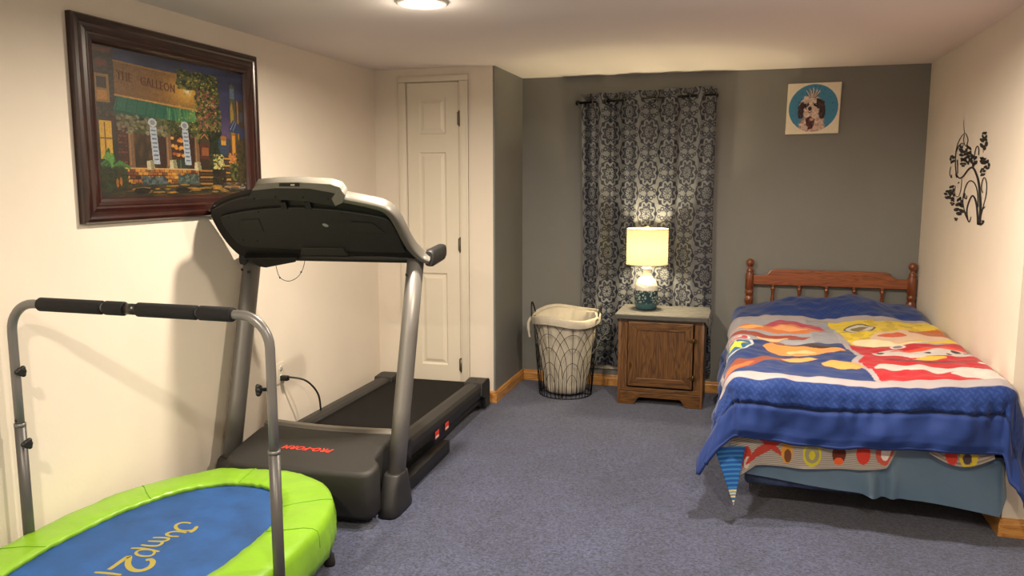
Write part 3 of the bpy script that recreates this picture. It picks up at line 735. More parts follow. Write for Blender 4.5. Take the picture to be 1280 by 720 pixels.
# awning
c.poly([(.125, .32), (.72, .37), (.75, .49), (.72, .52), (.10, .44), (.10, .41)], (28, 98, 76))
c.poly([(.10, .41), (.74, .485), (.72, .525), (.10, .445)], (18, 74, 60))
for k in range(11): x = .13+k*.057; c.line([(x, .325+k*.0045), (x-.018, .42+k*.0065)], .0035, (16, 62, 50))
for k in range(26): x = rg.uniform(.42, .72); c.line([(x, .36), (x+rg.uniform(-.01, .02), .46)], .006, (140, 190, 90), .35)
c.glow(.60, .40, .08, .05, (150, 190, 90), .45)
# foliage under the awning and along the right corner
G = [(48, 60, 28), (92, 92, 44), (30, 44, 26), (130, 120, 56), (70, 84, 48)]
c.specks(.18, .45, .72, .55, 520, .010, G, .8, 1.2)
c.specks(.12, .44, .42, .56, 160, .010, [(120, 112, 88), (84, 90, 60), (150, 140, 110)], .7, 1.2)
c.specks(.50, .07, .78, .20, 420, .011, G, .85, 1)
c.specks(.62, .12, .80, .60, 700, .011, G, .85, 1.1)
c.specks(.70, .50, .80, .88, 420, .012, [(30, 42, 26), (52, 60, 32), (22, 30, 24)], .85, 1.1)
c.specks(.63, .18, .77, .50, 110, .008, [(160, 84, 78), (134, 52, 56), (178, 120, 92), (150, 96, 52)], .8, 1)
c.specks(.50, .09, .80, .5, 120, .006, [(200, 180, 90), (160, 150, 70)], .8, 1)
# arched door
c.ell(.675, .60, .035, .085, (70, 56, 40)); c.rect(.64, .60, .705, .80, (88, 44, 32)); c.rect(.65, .63, .70, .69, (150, 86, 50)); c.rect(.585+.055, .72, .70, .80, (54, 38, 30)); c.line([(.645, .56), (.675, .525), (.70, .56)], .006, (180, 120, 60))
# menu boards
for x in (.325, .535):
    c.ell(x, .475, .026, .030, (196, 202, 208)); c.ell(x, .475, .016, .018, (140, 150, 160))
    c.poly([(x-.020, .505), (x+.022, .505), (x+.036, .765), (x-.008, .765)], (186, 196, 208))
    for k in range(8): c.rect(x-.012+.012*k/8, .525+k*.029, x+.018+.012*k/8, .535+k*.029, (92, 108, 132), .9)
# brick ledge and tables
bricks(.145, .80, .62, .905, [(196, 120, 46), (158, 84, 40), (226, 160, 64), (120, 64, 38)], .03, .024)
bricks(.115, .80, .16, .9, [(90, 50, 36), (70, 40, 30)]); c.rect(.145, .795, .62, .803, (210, 168, 110))
c.glow(.45, .84, .05, .04, (250, 190, 80), .6); c.glow(.26, .82, .05, .03, (240, 170, 70), .5)
for x, y in ((.30, .745), (.445, .735), (.615, .745)): c.poly([(x-.022, y), (x+.02, y-.005), (x+.026, y+.06), (x-.024, y+.062)], (206, 196, 156)); c.poly([(x-.002, y), (x+.02, y-.004), (x+.024, y+.06), (x+.002, y+.06)], (150, 142, 108))
c.specks(.25, .86, .40, .91, 90, .012, [(72, 88, 92), (98, 112, 112), (50, 66, 66)], .85, .8)
c.specks(.48, .84, .62, .91, 110, .012, [(72, 92, 88), (104, 118, 104), (50, 66, 60)], .85, .8)
# steps at the door
for k in range(5): c.rect(.63, .80+k*.025, .73, .815+k*.025, (190, 134, 50) if k % 2 == 0 else (84, 58, 32), .9)
# right street: steps, tower, houses
c.rect(.80, .55, 1, 1, (56, 48, 36), .65); c.ell(.82, .60, .045, .08, (52, 76, 104), .8); c.rect(.80, .55, .84, .60, (216, 160, 62)); c.ell(.82, .545, .024, .02, (170, 110, 50))
c.poly([(.885, .12), (.905, .10), (.925, .13), (.93, .36), (.95, .6), (.875, .6), (.88, .36)], (84, 84, 62)); c.rect(.888, .14, .922, .22, (96, 116, 136)); c.poly([(.885, .3), (.9, .24), (.912, .34), (.91, .5), (.885, .5)], (190, 150, 60), .8)
c.poly([(.935, .25), (1, .22), (1, .85), (.935, .85)], (70, 52, 40)); c.rect(.94, .32, .99, .40, (60, 78, 100), .7); c.line([(.945, .24), (.945, .6)], .01, (170, 120, 60))
c.poly([(.87, .45), (.905, .39), (.95, .42), (.965, .50), (.87, .49)], (50, 66, 104)); c.line([(.88, .47), (.915, .40)], .004, (150, 160, 180)); c.line([(.90, .48), (.93, .41)], .004, (150, 160, 180))
c.poly([(.96, .46), (1, .44), (1, .54), (.96, .54)], (50, 60, 92)); c.rect(.885, .50, .92, .70, (170, 104, 40)); c.rect(.892, .52, .913, .68, (240, 176, 70)); c.line([(.902, .52), (.902, .68)], .004, (110, 60, 30))
for k in range(9): c.poly([(.80-.004*k, .70+k*.028), (.885+.006*k, .70+k*.028), (.89+.006*k, .714+k*.028), (.80-.004*k, .714+k*.028)], (224, 166, 58) if k % 2 == 0 else (96, 70, 36), .85)
c.specks(.87, .66, 1, .88, 300, .012, G, .8, 1); c.specks(.86, .66, .92, .74, 50, .009, [(196, 120, 60), (226, 150, 80)], .8); c.specks(.93, .55, 1.0, .9, 200, .012, [(46, 48, 32), (80, 66, 40)], .8)
c.specks(.74, .68, .81, .80, 150, .008, [(226, 214, 140), (190, 176, 110), (70, 80, 40)], .9, 1.2); c.specks(.73, .80, .82, .93, 160, .012, [(30, 28, 22), (52, 44, 30)], .8)
c.specks(.80, .90, .99, .96, 60, .007, [(160, 140, 130), (110, 96, 92)], .7)
# ground with streaks of lamplight
for k in range(170): c.ell(rg.uniform(0, 1), rg.uniform(.91, 1), rg.uniform(.015, .05), rg.uniform(.003, .007), [(84, 70, 40), (50, 56, 38), (124, 84, 40), (36, 34, 28)][rg.integers(4)], .55)
for k in range(26): c.ell(rg.uniform(.16, .82), rg.uniform(.91, .975), rg.uniform(.015, .045), .006, (222, 158, 60), .55)
c.ell(.24, .955, .05, .022, (20, 18, 16), .85); c.ell(.50, .955, .05, .022, (20, 18, 16), .85)
# palm at the left
for k in range(15):
    a = -PI/2+rg.uniform(-1.5, 1.5); L_ = rg.uniform(.05, .10); x0, y0 = .075, .80
    pts = [(x0, y0), (x0+L_*.5*math.cos(a), y0+L_*1.3*math.sin(a)), (x0+L_*1.05*math.cos(a), y0+L_*1.3*math.sin(a)+.03)]; c.line(pts, .013, [(70, 128, 56), (44, 92, 46), (96, 156, 66)][k % 3], .9)
c.specks(.0, .80, .15, .94, 160, .014, [(26, 44, 28), (44, 66, 34), (60, 50, 26)], .85); c.ell(.10, .90, .007, .03, (190, 110, 40), .9); c.ell(.12, .89, .007, .03, (190, 110, 40), .9)
c.line([(.93, .945), (.94, .93), (.945, .95), (.955, .94)], .003, (190, 180, 160)); c.line([(.955, .945), (.985, .94)], .003, (190, 180, 160))
c.im = c.im*.72; c.grain(.10)
uu = np.linspace(0, 1, W); vv = np.linspace(0, 1, H_)
P = np.zeros((H_, W, 3)); P[..., 0] = XL+.0085; P[..., 1] = py0+(py1-py0)*uu[None, :]; P[..., 2] = pz1-(pz1-pz0)*vv[:, None]
M_oil = vmat('oil_paint', .42, .4, bump=.5, bump_scale=260, coat=.0)
P = P[:, ::-1]; cols = c.im[:, ::-1]
pc = grid('canvas', P, M_oil, PT, cols)
for word, fr_ in (('THE', .175), ('GALLEON', .375)):
    vs, fs = text_mesh(word, .050, .0006, 0, .0006, 1.1); b = MB(); y_c = py0+(py1-py0)*fr_; z_c = pz1-(pz1-pz0)*(.190+.10*(fr_-.2))
    b.add([Vector((XL+.0095+v.z, y_c+v.x*.88, z_c+v.y-.06*v.x)) for v in vs], fs); b.build('sign_lettering', MATS.get('dark_brown_paint') or mat('dark_brown_paint', (78, 44, 28), .5), pc)
# ================================================================= curtain on its rod
rng = np.random.default_rng(11)
cx0, cx1 = -1.150, -.222
W, H_ = 300, 640
zt0, zt1 = 2.105, 2.135       # top edge, left and right (it hangs a little askew)
FW = 1.12                     # width of the cloth before it is gathered
u = np.linspace(0, 1, W)[None, :]; v = np.linspace(0, 1, H_)[:, None]
Yr = YB-.072                  # rod
def fold(u):
    return np.sin(2*PI*(4.0*u+.12+.10*np.sin(2*PI*1.3*u)))
top = np.clip((v-.02)/.5, 0, 1)
amp = (.012+.014*np.exp(-((v-0)/.03)))*(1-.0*top)+.006*np.sin(9*u+3)+.010*np.exp(-((u-.25)/.06)**2)
xx = cx0+(cx1-cx0)*u+.010*np.sin(2*PI*3*u+1.1)*top+ .012*np.sin(v*3+u*4)*top
# gather two deep folds at the left like the photo
yy = Yr+amp*fold(u)+.012*np.sin(2*PI*11*u+2*v)*.35 - .030*np.exp(-((u-.235)/.03)**2)*-1
ztop = zt0+(zt1-zt0)*u; zbot = .17-.03*u+.004*np.sin(20*u)
zz = ztop+(zbot-ztop)*v + 0*u
P = np.stack([xx+0*v, np.clip(yy+0*v, YB-.105, YB-.030), zz], -1)
s = FW*u+0*v; t = 1.98*v+0*u
base_ = np.array((93, 95, 99.)); navy = np.array((17, 21, 38.))
per, colw = .285, .165
m = np.zeros(s.shape, bool)
for off in (-1, 0, 1):
    col_i = np.floor(s/colw)+off; sx = s-(col_i+.5)*colw
    ty_ = (t/per+.5*(col_i % 2)); sy = (ty_-np.floor(ty_)-.5)*per
    r = np.hypot(sx, sy*.88); th = np.arctan2(sy*.88, sx)
    Rm = .082+.008*np.abs(np.cos(4*th))+.003*np.cos(16*th)
    inside = r < Rm
    f1 = np.sin(r*170+1.3*np.cos(8*th))+.75*np.cos(8*th)*np.cos(r*70)+.45*np.cos(16*th)
    mm = inside & ((f1 > -.30) | (r > Rm-.008)) & ~((r > .011) & (r < .016)) & ~((r > .046) & (r < .050) & (np.cos(16*th) > -.2))
    for sg in (-1, 1):
        q = sy-sg*.113; e = (np.abs(sx)/.022)**1.4+(np.abs(q)/.026)**1.7
        mm |= (e < 1) & (np.sin(q*330)*np.cos(sx*260)+.4*np.cos(sx*500) > -.45)
        q2 = np.hypot(np.abs(sx)-.036, q+sg*.002); mm |= (np.abs(q2-.012) < .0040)
        q3 = np.hypot(np.abs(sx)-.060, q-sg*.010); mm |= (np.abs(q3-.009) < .0034) & (np.abs(sx) < .072)
    mm |= (np.abs(sx) < .004) & (np.abs(sy) > .125)
    m |= mm & (np.abs(sx) < colw)
cols = np.where(m[..., None], navy, base_)
M_curt = vmat('satin_damask', .40, .45)
CT = grid('damask_curtain', P, M_curt, None, cols, origin=((cx0+cx1)/2, Yr, .15))
tag(CT, 'silver grey curtain with navy damask medallions hanging on the black rod behind bedside lamp', 'curtain')
RD = root('curtain_rod', 'thin black curtain rod with a ball finial above the damask curtain', 'curtain rod', ((cx0+cx1)/2, Yr, 2.06))
zr0 = ony(724, 125, Yr).z
M_rod = mat('black_metal', (24, 23, 22), .35, .6)
MB().tube([(cx0-.012, Yr, 2.045), (cx1-.004, Yr, 2.078)], .008, 14).build('rod', M_rod, RD)
MB().sphere((cx0-.024, Yr, 2.045), .019, 18, 12).build('finial', M_rod, RD)
for x, z in ((cx0+.004, 2.045), (cx1-.012, 2.078)):
    MB().tube([(x, Yr, z), (x, YB-.002, z)], .006, 8).lathe([(.02, YB-.006), (.02, YB-.0005)], (x, 0, z), 16, 'y').build('bracket', M_rod, RD)
M_grom = mat('dark_nickel', (92, 90, 88), .25, .9)
for k in range(8):
    uu_ = (k+.5)/8; x = cx0+(cx1-cx0)*(uu_*.96+.02); z = 2.045+(2.078-2.045)*uu_
    sl = 1 if k % 2 else -1
    n_ = Vector((sl*1.0, -.55, 0)).normalized(); t1 = Vector((0, 0, 1)); t2 = n_.cross(t1)
    yk = Yr
    MB().tube([Vector((x, yk, z))+(t1*math.cos(a)+t2*math.sin(a))*.021 for a in [2*PI*j/20 for j in range(20)]], .0042, 8, closed=True).build('grommet', M_grom, CT)

# ================================================================= nightstand
M_ns = woodmat('dark_oak_vertical', (48, 29, 10), (86, 55, 23), (112, 76, 36), axis=2, scale=1.0, rough=.4)
M_nsh = woodmat('dark_oak_horizontal', (48, 29, 10), (86, 55, 23), (112, 76, 36), axis=0, scale=1.0, rough=.4)
M_nse = woodmat('oak_edge', (76, 48, 26), (108, 72, 42), (122, 84, 52), axis=2, scale=1.0, rough=.4)
nx0, nx1, ny0, ny1, nzt = -.800, -.236, 5.285, 5.640, .612
NS = root('nightstand', 'dark oak nightstand cabinet with one hinged door between basket and bed', 'nightstand', ((nx0+nx1)/2, (ny0+ny1)/2, 0))
for x in (nx0, nx1-.018):
    MB().bbox((x, ny0, 0), (x+.018, ny1, nzt-.018), .002).build('side_panel', M_nse, NS)
MB().bbox((nx0-.012, ny0-.018, nzt-.020), (nx1+.012, ny1, nzt), .004).build('top_panel', M_nsh, NS)
MB().box((nx0+.018, ny1-.010, .08), (nx1-.018, ny1-.004, nzt-.02)).build('back_panel', M_ns, NS)
MB().box((nx0+.018, ny0+.02, .085), (nx1-.018, ny1-.01, .10)).build('bottom_shelf', M_nsh, NS)
for xa in (nx0+.018, nx1-.062): MB().box((xa, ny0+.002, .085), (xa+.044, ny0+.020, nzt-.02)).build('face_frame_stile', M_ns, NS)
b = MB(); b.box((nx0+.062, ny0+.003, nzt-.05), (nx1-.062, ny0+.020, nzt-.02)); b.build('face_frame_rail', M_nsh, NS)
b = MB(); b.bbox((nx0+.018, ny0+.001, .088), (nx1-.018, ny0+.020, .118), .002); b.build('face_frame_rail', M_nsh, NS)
# plinth with cut-out feet
xm0, xm1 = nx0+.018, nx1-.018
pl = [(xm0, 0), (xm0+.090, 0), (xm0+.105, .018), (xm0+.118, .042), (xm0+.13, .052), (xm1-.13, .052), (xm1-.118, .042), (xm1-.105, .018), (xm1-.090, 0), (xm1, 0), (xm1, .088), (xm0, .088)]
MB().prism([Vector((x, ny0-.002, z)) for x, z in pl], (0, .016, 0)).build('plinth', M_nsh, NS, bevel=.002)
# door: frame with mitre look and a raised field
dx0, dx1, dz0, dz1 = nx0+.068, nx1-.070, .132, nzt-.042
yd = ny0-.016
fw = .058
def member(pts, m, par): return MB().prism([Vector((x, yd, z)) for x, z in pts], (0, .016, 0)).build('door_rail' if m is M_nsh else 'door_stile', m, par, bevel=.003)
DR = MB().box((dx0+fw-.004, yd+.006, dz0+fw-.004), (dx1-fw+.004, yd+.014, dz1-fw+.004)).build('door', M_ns, NS)
member([(dx0, dz0), (dx1, dz0), (dx1-fw, dz0+fw), (dx0+fw, dz0+fw)], M_nsh, DR); member([(dx0, dz1), (dx0+fw, dz1-fw), (dx1-fw, dz1-fw), (dx1, dz1)], M_nsh, DR)
member([(dx0, dz0), (dx0+fw, dz0+fw), (dx0+fw, dz1-fw), (dx0, dz1)], M_ns, DR); member([(dx1, dz0), (dx1, dz1), (dx1-fw, dz1-fw), (dx1-fw, dz0+fw)], M_ns, DR)
M_br = mat('antique_brass', (92, 70, 38), .4, .85)
for z in (dz1-.115, dz0+.075):
    h = MB(); h.lathe([(.006, z-.022), (.006, z+.022)], (dx1+.004, yd-.002, 0), 12)
    h.prism([Vector((dx1, yd-.002, z-.018)), Vector((dx1-.022, yd-.002, z-.006)), Vector((dx1-.040, yd-.002, z)), Vector((dx1-.022, yd-.002, z+.006)), Vector((dx1, yd-.002, z+.018))], (0, .003, 0))
    h.prism([Vector((dx1+.006, yd+.012, z-.016)), Vector((dx1+.026, yd+.012, z-.010)), Vector((dx1+.026, yd+.012, z+.010)), Vector((dx1+.006, yd+.012, z+.016))], (0, .003, 0))
    h.build('hinge', M_br, DR)
MB().prism([Vector((dx0+.020+.010*math.cos(a), yd-.003, dz0+.14+.026*math.sin(a)*(1-.3*abs(math.cos(a))))) for a in [2*PI*k/14 for k in range(14)]], (0, .004, 0)).build('pull_plate', M_br, DR)
# cloth on top: loose grey fabric, hanging over three edges
M_cloth = mat('grey_cotton', (74, 72, 69), .8, bump=.2, bump_scale=500, sheen=.2)
nxg, nyg = 120, 80; P = np.zeros((nyg, nxg, 3))
for i in range(nyg):
    for j in range(nxg):
        a = nx0-.085+(nx1-nx0+.19)*j/(nxg-1); b_ = ny0-.058+(ny1-.006-(ny0-.058))*i/(nyg-1)
        xl, xr, yf = nx0-.014, nx1+.014, ny0-.020
        dx = a-xl if a < xl else (a-xr if a > xr else 0); dy = b_-yf if b_ < yf else 0
        d = math.hypot(dx, dy*1.0); nzv = noise.noise(Vector((a*9, b_*9, 1.5))); n2 = noise.noise(Vector((a*26, b_*26, 4)))
        R_ = .010; out = min(R_+.0, d)*.9; drop = max(0, d-.008)
        x = min(max(a, xl), xr); y = max(b_, yf)
        if d > 0: x += dx/d*(out+.014*(1+n2)*min(1, drop*20)); y += dy/d*(out+.006*(1+n2)*min(1, drop*20))
        z = nzt+.004-drop + (.004+.004*nzv+.003*n2 if d == 0 else .002)
        if dx > 0 and dy == 0: pass
        if dx and dy: z -= .03*min(1, drop*18)
        # lifted rim at the back
        z += .010*max(0, 1-(ny1-b_)/.10) if d == 0 else 0
        P[i, j] = (x, y, z)
cl = grid('table_cloth', P, M_cloth, None, None, origin=((nx0+nx1)/2, (ny0+ny1)/2, nzt), solid=.003)
tag(cl, 'wrinkled grey cloth draped over the top of the oak nightstand', 'cloth')

# ================================================================= bedside lamp
lx, ly, lz = (ony(806, 383, 5.50).x+.008), 5.50, nzt+.014
LP = root('table_lamp', 'lit bedside lamp with cream drum shade and white and teal ceramic base', 'lamp', (lx, ly, lz))
M_cerw = mat('white_crackle_glaze', (226, 222, 210), .15, coat=.5)
def teal():
    m = bpy.data.materials.new('teal_glazed_relief'); m.use_nodes = True; N = m.node_tree.nodes; L = m.node_tree.links; b = N['Principled BSDF']; b.inputs['Roughness'].default_value = .25
    tc = N.new('ShaderNodeTexCoord'); vo = N.new('ShaderNodeTexVoronoi'); vo.inputs['Scale'].default_value = 55; L.new(tc.outputs['Object'], vo.inputs['Vector'])
    rp = N.new('ShaderNodeValToRGB'); e = rp.color_ramp.elements; e[0].position = .15; e[0].color = rgba((150, 168, 160)); e[1].position = .50; e[1].color = rgba((30, 56, 66))
    L.new(vo.outputs['Distance'], rp.inputs['Fac'])
    sx_ = N.new('ShaderNodeSeparateXYZ'); L.new(tc.outputs['Object'], sx_.inputs[0])
    nz = N.new('ShaderNodeTexNoise'); nz.inputs['Scale'].default_value = 40; L.new(tc.outputs['Object'], nz.inputs['Vector'])
    ad = N.new('ShaderNodeMath'); ad.operation = 'MULTIPLY_ADD'; ad.inputs[1].default_value = .03; L.new(nz.outputs['Fac'], ad.inputs[0]); L.new(sx_.outputs['Z'], ad.inputs[2])
    mr = N.new('ShaderNodeMapRange'); mr.inputs['From Min'].default_value = .142; mr.inputs['From Max'].default_value = .152; L.new(ad.outputs[0], mr.inputs['Value'])
    mr2 = N.new('ShaderNodeMapRange'); mr2.inputs['From Min'].default_value = .035; mr2.inputs['From Max'].default_value = .05; mr2.inputs['To Min'].default_value = 1; mr2.inputs['To Max'].default_value = 0; L.new(sx_.outputs['Z'], mr2.inputs['Value'])
    m1 = N.new('ShaderNodeMix'); m1.data_type = 'RGBA'; L.new(mr2.outputs['Result'], m1.inputs[0]); L.new(rp.outputs['Color'], m1.inputs[6]); m1.inputs[7].default_value = rgba((52, 84, 92))
    m2 = N.new('ShaderNodeMix'); m2.data_type = 'RGBA'; L.new(mr.outputs['Result'], m2.inputs[0]); L.new(m1.outputs[2], m2.inputs[6]); m2.inputs[7].default_value = rgba((224, 220, 208))
    L.new(m2.outputs[2], b.inputs['Base Color'])
    bp = N.new('ShaderNodeBump'); bp.inputs['Strength'].default_value = .6; bp.inputs['Distance'].default_value = .004; L.new(vo.outputs['Distance'], bp.inputs['Height']); L.new(bp.outputs['Normal'], b.inputs['Normal'])
    return m
prof = [(.066, 0), (.070, .004), (.076, .03), (.079, .075), (.079, .13), (.074, .165), (.062, .195), (.045, .215), (.032, .232), (.027, .25), (.027, .268), (.034, .274), (.034, .282), (.022, .288)]
pr = [(p.x, p.y) for p in smooth_poly([(r, h, 0) for r, h in prof], 4, False)]
MB().lathe([(max(r, .001), h+lz) for r, h in pr], (lx, ly, 0), 48).build('ceramic_base', teal(), LP)
M_brass2 = mat('brushed_nickel', (170, 165, 150), .3, .9)
MB().lathe([(.011, .286+lz), (.011, .335+lz)], (lx, ly, 0), 16).lathe([(.018, .31+lz), (.018, .345+lz)], (lx, ly, 0), 16).build('lamp_socket', M_brass2, LP)
zs0, zs1, rs = ony(811, 330, 5.50).z, ony(811, 286, 5.50).z, .140
def shade_mat():
    m = bpy.data.materials.new('cream_linen_shade'); m.use_nodes = True; N = m.node_tree.nodes; L = m.node_tree.links
    for n in list(N): 
        if n.type == 'BSDF_PRINCIPLED': N.remove(n)
    o = [n for n in N if n.type == 'OUTPUT_MATERIAL'][0]
    d = N.new('ShaderNodeBsdfDiffuse'); d.inputs[0].default_value = rgba((170, 162, 144)); t = N.new('ShaderNodeBsdfTranslucent'); t.inputs[0].default_value = rgba((100, 96, 78))
    mx = N.new('ShaderNodeMixShader'); mx.inputs[0].default_value = .42; L.new(d.outputs[0], mx.inputs[1]); L.new(t.outputs[0], mx.inputs[2]); L.new(mx.outputs[0], o.inputs[0]); return m
b = MB(); b.lathe([(rs, zs0), (rs, (zs0+zs1)/2), (rs, zs1)], (lx, ly, 0), 64, cap=False); sh_ = b.build('lamp_shade', shade_mat(), LP)
b = MB()
M_sh = mat('cream_shade_trim', (236, 226, 196), .7)
for z in (zs0, zs1): MB().tube([(lx+rs*math.cos(a), ly+rs*math.sin(a), z) for a in [2*PI*k/64 for k in range(64)]], .0025, 6, closed=True).build('shade_rim', M_sh, sh_)
for k in range(3):
    a = 2*PI*k/3+.4; MB().tube([(lx, ly, zs1-.012), (lx+.5*rs*math.cos(a), ly+.5*rs*math.sin(a), zs1-.012), (lx+rs*math.cos(a), ly+rs*math.sin(a), zs1-.003)], .0016, 6).build('spider_arm', M_brass2, sh_)
MB().lathe([(.004, zs1-.03), (.004, zs1), (.010, zs1+.004), (.011, zs1+.012), (.006, zs1+.020), (.001, zs1+.022)], (lx, ly, 0), 16).build('finial', M_sh, LP)
zb_ = (zs0+zs1)/2-.01
M_bulb = mat('lit_bulb', (255, 235, 190), .4, emis=(255, 214, 150), estr=10)
MB().sphere((lx, ly, zb_), .028, 20, 14, (1, 1, 1.15)).build('bulb', M_bulb, LP)
for k in range(3):
    a = 2*PI*k/3; l = bpy.data.lights.new('bulb_light', 'POINT'); 
l = bpy.data.lights.new('bulb_light', 'POINT'); l.energy = 88; l.color = (1, .82, .48); l.shadow_soft_size = .034
lo = bpy.data.objects.new('bulb_light', l); C.objects.link(lo); lo.location = (lx, ly, zb_+.0)

# ================================================================= laundry basket
bx, by = -1.195, 5.445
BK = root('laundry_basket', 'tall round black wire laundry basket with a cream cloth liner', 'laundry basket', (bx, by, 0))
M_wire = mat('black_wire', (30, 28, 26), .4, .5)
def rw(z): return .185+.047*(z/.54)
ztop_b = .545
def wpt(a, z): return Vector((bx+rw(z)*math.cos(a), by+rw(z)*math.sin(a), z))
for z, r_ in ((.004, .0035), (ztop_b, .0035)):
    MB().tube([wpt(2*PI*k/64, z) for k in range(64)], r_, 8, closed=True).build('wire_ring', M_wire, BK)
NM = 8
for k in range(NM):
    a0 = 2*PI*k/NM-PI/2-.35
    MB().tube([wpt(a0, .004), wpt(a0, ztop_b)], .0022, 6).build('vertical_wire', M_wire, BK)
    for j, (h0, dl) in enumerate(((.46, .62), (.365, .47), (.26, .34), (.175, .20))):
        for sg in (-1, 1):
            da = dl*2*PI/NM*1.25*sg; pts = []
            for q in range(15):
                t_ = q/14*PI/2; a = a0+da*math.sin(t_)**1.0; z = h0-(h0*.62)*(1-math.cos(t_)); pts.append(wpt(a, z))
            pts.append(wpt(a0+da, .004)); MB().tube(pts, .0018, 5).build('arch_wire', M_wire, BK)
    pts = [wpt(a0+PI/NM+sg_*.5*(1-t_)**1.3*0, 0.004) for sg_ in (0,) for t_ in (0,)]
    for sg in (-1, 1):
        pts = [wpt(a0+sg*(PI/NM*2)*(q/10)**.8*.9, .54-.20*(q/10)**1.6) for q in range(11)]; MB().tube(pts, .0018, 5).build('arch_wire', M_wire, BK)
MB().tube([(bx-.18, by, .004), (bx, by, .004), (bx+.18, by, .004)], .003, 6).tube([(bx, by-.18, .004), (bx, by, .004), (bx, by+.18, .004)], .003, 6).build('base_wire', M_wire, BK)
for sg in (-1, 1):
    hb_ = [Vector((bx+sg*(.236+.012*math.sin(PI*t_)), by-.055+.11*t_, ztop_b+.10*math.sin(PI*t_)**.7)) for t_ in [k/12 for k in range(13)]]
    MB().tube(hb_, .0055, 8).build('basket_handle', M_wire, BK)
M_liner = mat('cream_canvas_liner', (190, 182, 166), .85, bump=.4, bump_scale=60, noise_amt=.05, noise_scale=6)
n_a, rowz = 128, []
prof = [(.001, .016), (.07, .014), (.118, .018), (.140, .035), (.150, .08), (.166, .20), (.186, .34), (.205, .46), (.222, .535), (.235, .565), (.238, .572), (.243, .560), (.242, .535), (.240, .515), (.239, .512), (.234, .530), (.226, .552), (.214, .545), (.196, .44), (.172, .27), (.135, .07)]
rings = []
for i, (r_, z) in enumerate(prof):
    ring = []
    for k in range(n_a):
        a = 2*PI*k/n_a; w_ = noise.noise(Vector((math.cos(a)*3.5, math.sin(a)*3.5, z*5)))*.012*min(1, r_*8); w_ += .004*math.sin(a*22+z*9)*min(1, r_*6)*(1 if z < .5 else .3)
        rr = min(r_+w_, rw(z)-.004) if i < 9 else r_+w_*.6
        lift = .030*max(0, math.sin(a))*(1 if z > .5 else 0) + (.012*math.sin(a*3+1) if z > .5 else 0)
        ring.append(Vector((bx+rr*math.cos(a), by+rr*math.sin(a), z+lift)))
    rings.append(ring)
b = MB(); b.loft(rings, True, False); b.build('cloth_liner', M_liner, BK)
b = MB(); b.tube(smooth_poly([(bx-.246, by-.03, .54), (bx-.262, by-.045, .50), (bx-.258, by-.05, .44), (bx-.250, by-.052, .40)], 5, False), [.012]*10+[.008]*6, 8); b.build('tie_string', M_liner, BK)
b = MB(); b.tube(smooth_poly([(bx+.215, by-.05, .60), (bx+.225, by-.06, .575), (bx+.240, by-.07, .56), (bx+.246, by-.085, .565)], 5, False), .008, 8); b.build('tie_string', M_liner, BK)
b = MB(); b.tube(smooth_poly([(bx+.19, by-.16, .30), (bx+.235, by-.10, .36), (bx+.262, by-.05, .425), (bx+.31, by-.02, .462)], 6, False), .0016, 6); b.build('loose_wire', M_tsilver, BK)

# ================================================================= dog picture on the grey wall
M_can = mat('white_canvas_edge', (226, 214, 190), .7)
W = 170; c = Cv(W, W, (232, 222, 200))
c.ell(.50, .49, .475, .475, (70, 134, 170)); c.glow(.80, .62, .14, .2, (48, 100, 138), .6) if False else None
for x, y in ((.27, .20), (.14, .29), (.26, .31), (.70, .13), (.60, .07), (.68, .21), (.81, .28), (.86, .40), (.10, .63), (.12, .78), (.88, .55), (.52, .06)): c.ell(x, y, .016, .007, (40, 84, 112), .9, rot=x*20)
FUR = [(206, 186, 172), (226, 206, 190), (184, 156, 146), (238, 222, 206)]; DK = [(66, 50, 54), (48, 36, 42), (84, 66, 66)]
c.poly([(.22, .94), (.28, .72), (.50, .60), (.68, .70), (.76, .92), (.62, .965), (.38, .965)], (178, 146, 132)); c.specks(.26, .72, .72, .94, 160, .022, FUR+[(150, 110, 98)], .55, 1.6)
c.ell(.46, .49, .245, .245, (206, 184, 170)); 
c.ell(.275, .53, .065, .165, (56, 42, 46), 1, .12); c.ell(.35, .41, .075, .060, (56, 42, 46), 1, -.4); c.ell(.655, .53, .078, .185, (56, 42, 46), 1, -.14); c.ell(.585, .39, .115, .085, (56, 42, 46), 1, .6)
c.specks(.22, .36, .36, .68, 90, .014, DK, .6, 2.2); c.specks(.60, .36, .70, .66, 80, .014, DK, .6, 2.2); c.specks(.32, .27, .54, .40, 120, .014, FUR, .7, 2); c.specks(.33, .52, .60, .68, 160, .015, FUR+[(214, 176, 170)], .6, 2)
c.ell(.36, .435, .034, .030, (26, 20, 24)); c.ell(.54, .43, .034, .030, (26, 20, 24)); c.ell(.37, .425, .008, .008, (200, 200, 200)); c.ell(.55, .42, .008, .008, (200, 200, 200))
for k in range(16):
    a = -PI/2+(k-7)*.12; x0, y0 = .47, .29; L_ = .17+.03*math.sin(k*2); c.line([(x0+(k-7)*.006, y0), (x0+L_*math.cos(a)*1.0+.01, y0+L_*math.sin(a))], .014, FUR[k % 4] if k % 3 else DK[0], .9)
c.ell(.435, .50, .036, .040, (34, 26, 30)); c.ell(.43, .485, .010, .006, (120, 110, 112)); c.ell(.435, .565, .034, .022, (84, 40, 44)); c.ell(.435, .562, .022, .012, (232, 226, 220)); c.line([(.435, .53), (.435, .55)], .008, (70, 50, 52))
c.poly([(.36, .70), (.45, .65), (.54, .72), (.52, .90), (.42, .93), (.38, .82)], (84, 48, 50)); c.ell(.37, .89, .055, .05, (208, 178, 168)); c.ell(.56, .89, .055, .05, (208, 178, 168)); c.ell(.48, .72, .04, .03, (196, 160, 150)); c.specks(.40, .74, .52, .90, 40, .012, [(60, 34, 38), (120, 76, 72)], .6, 1.5)
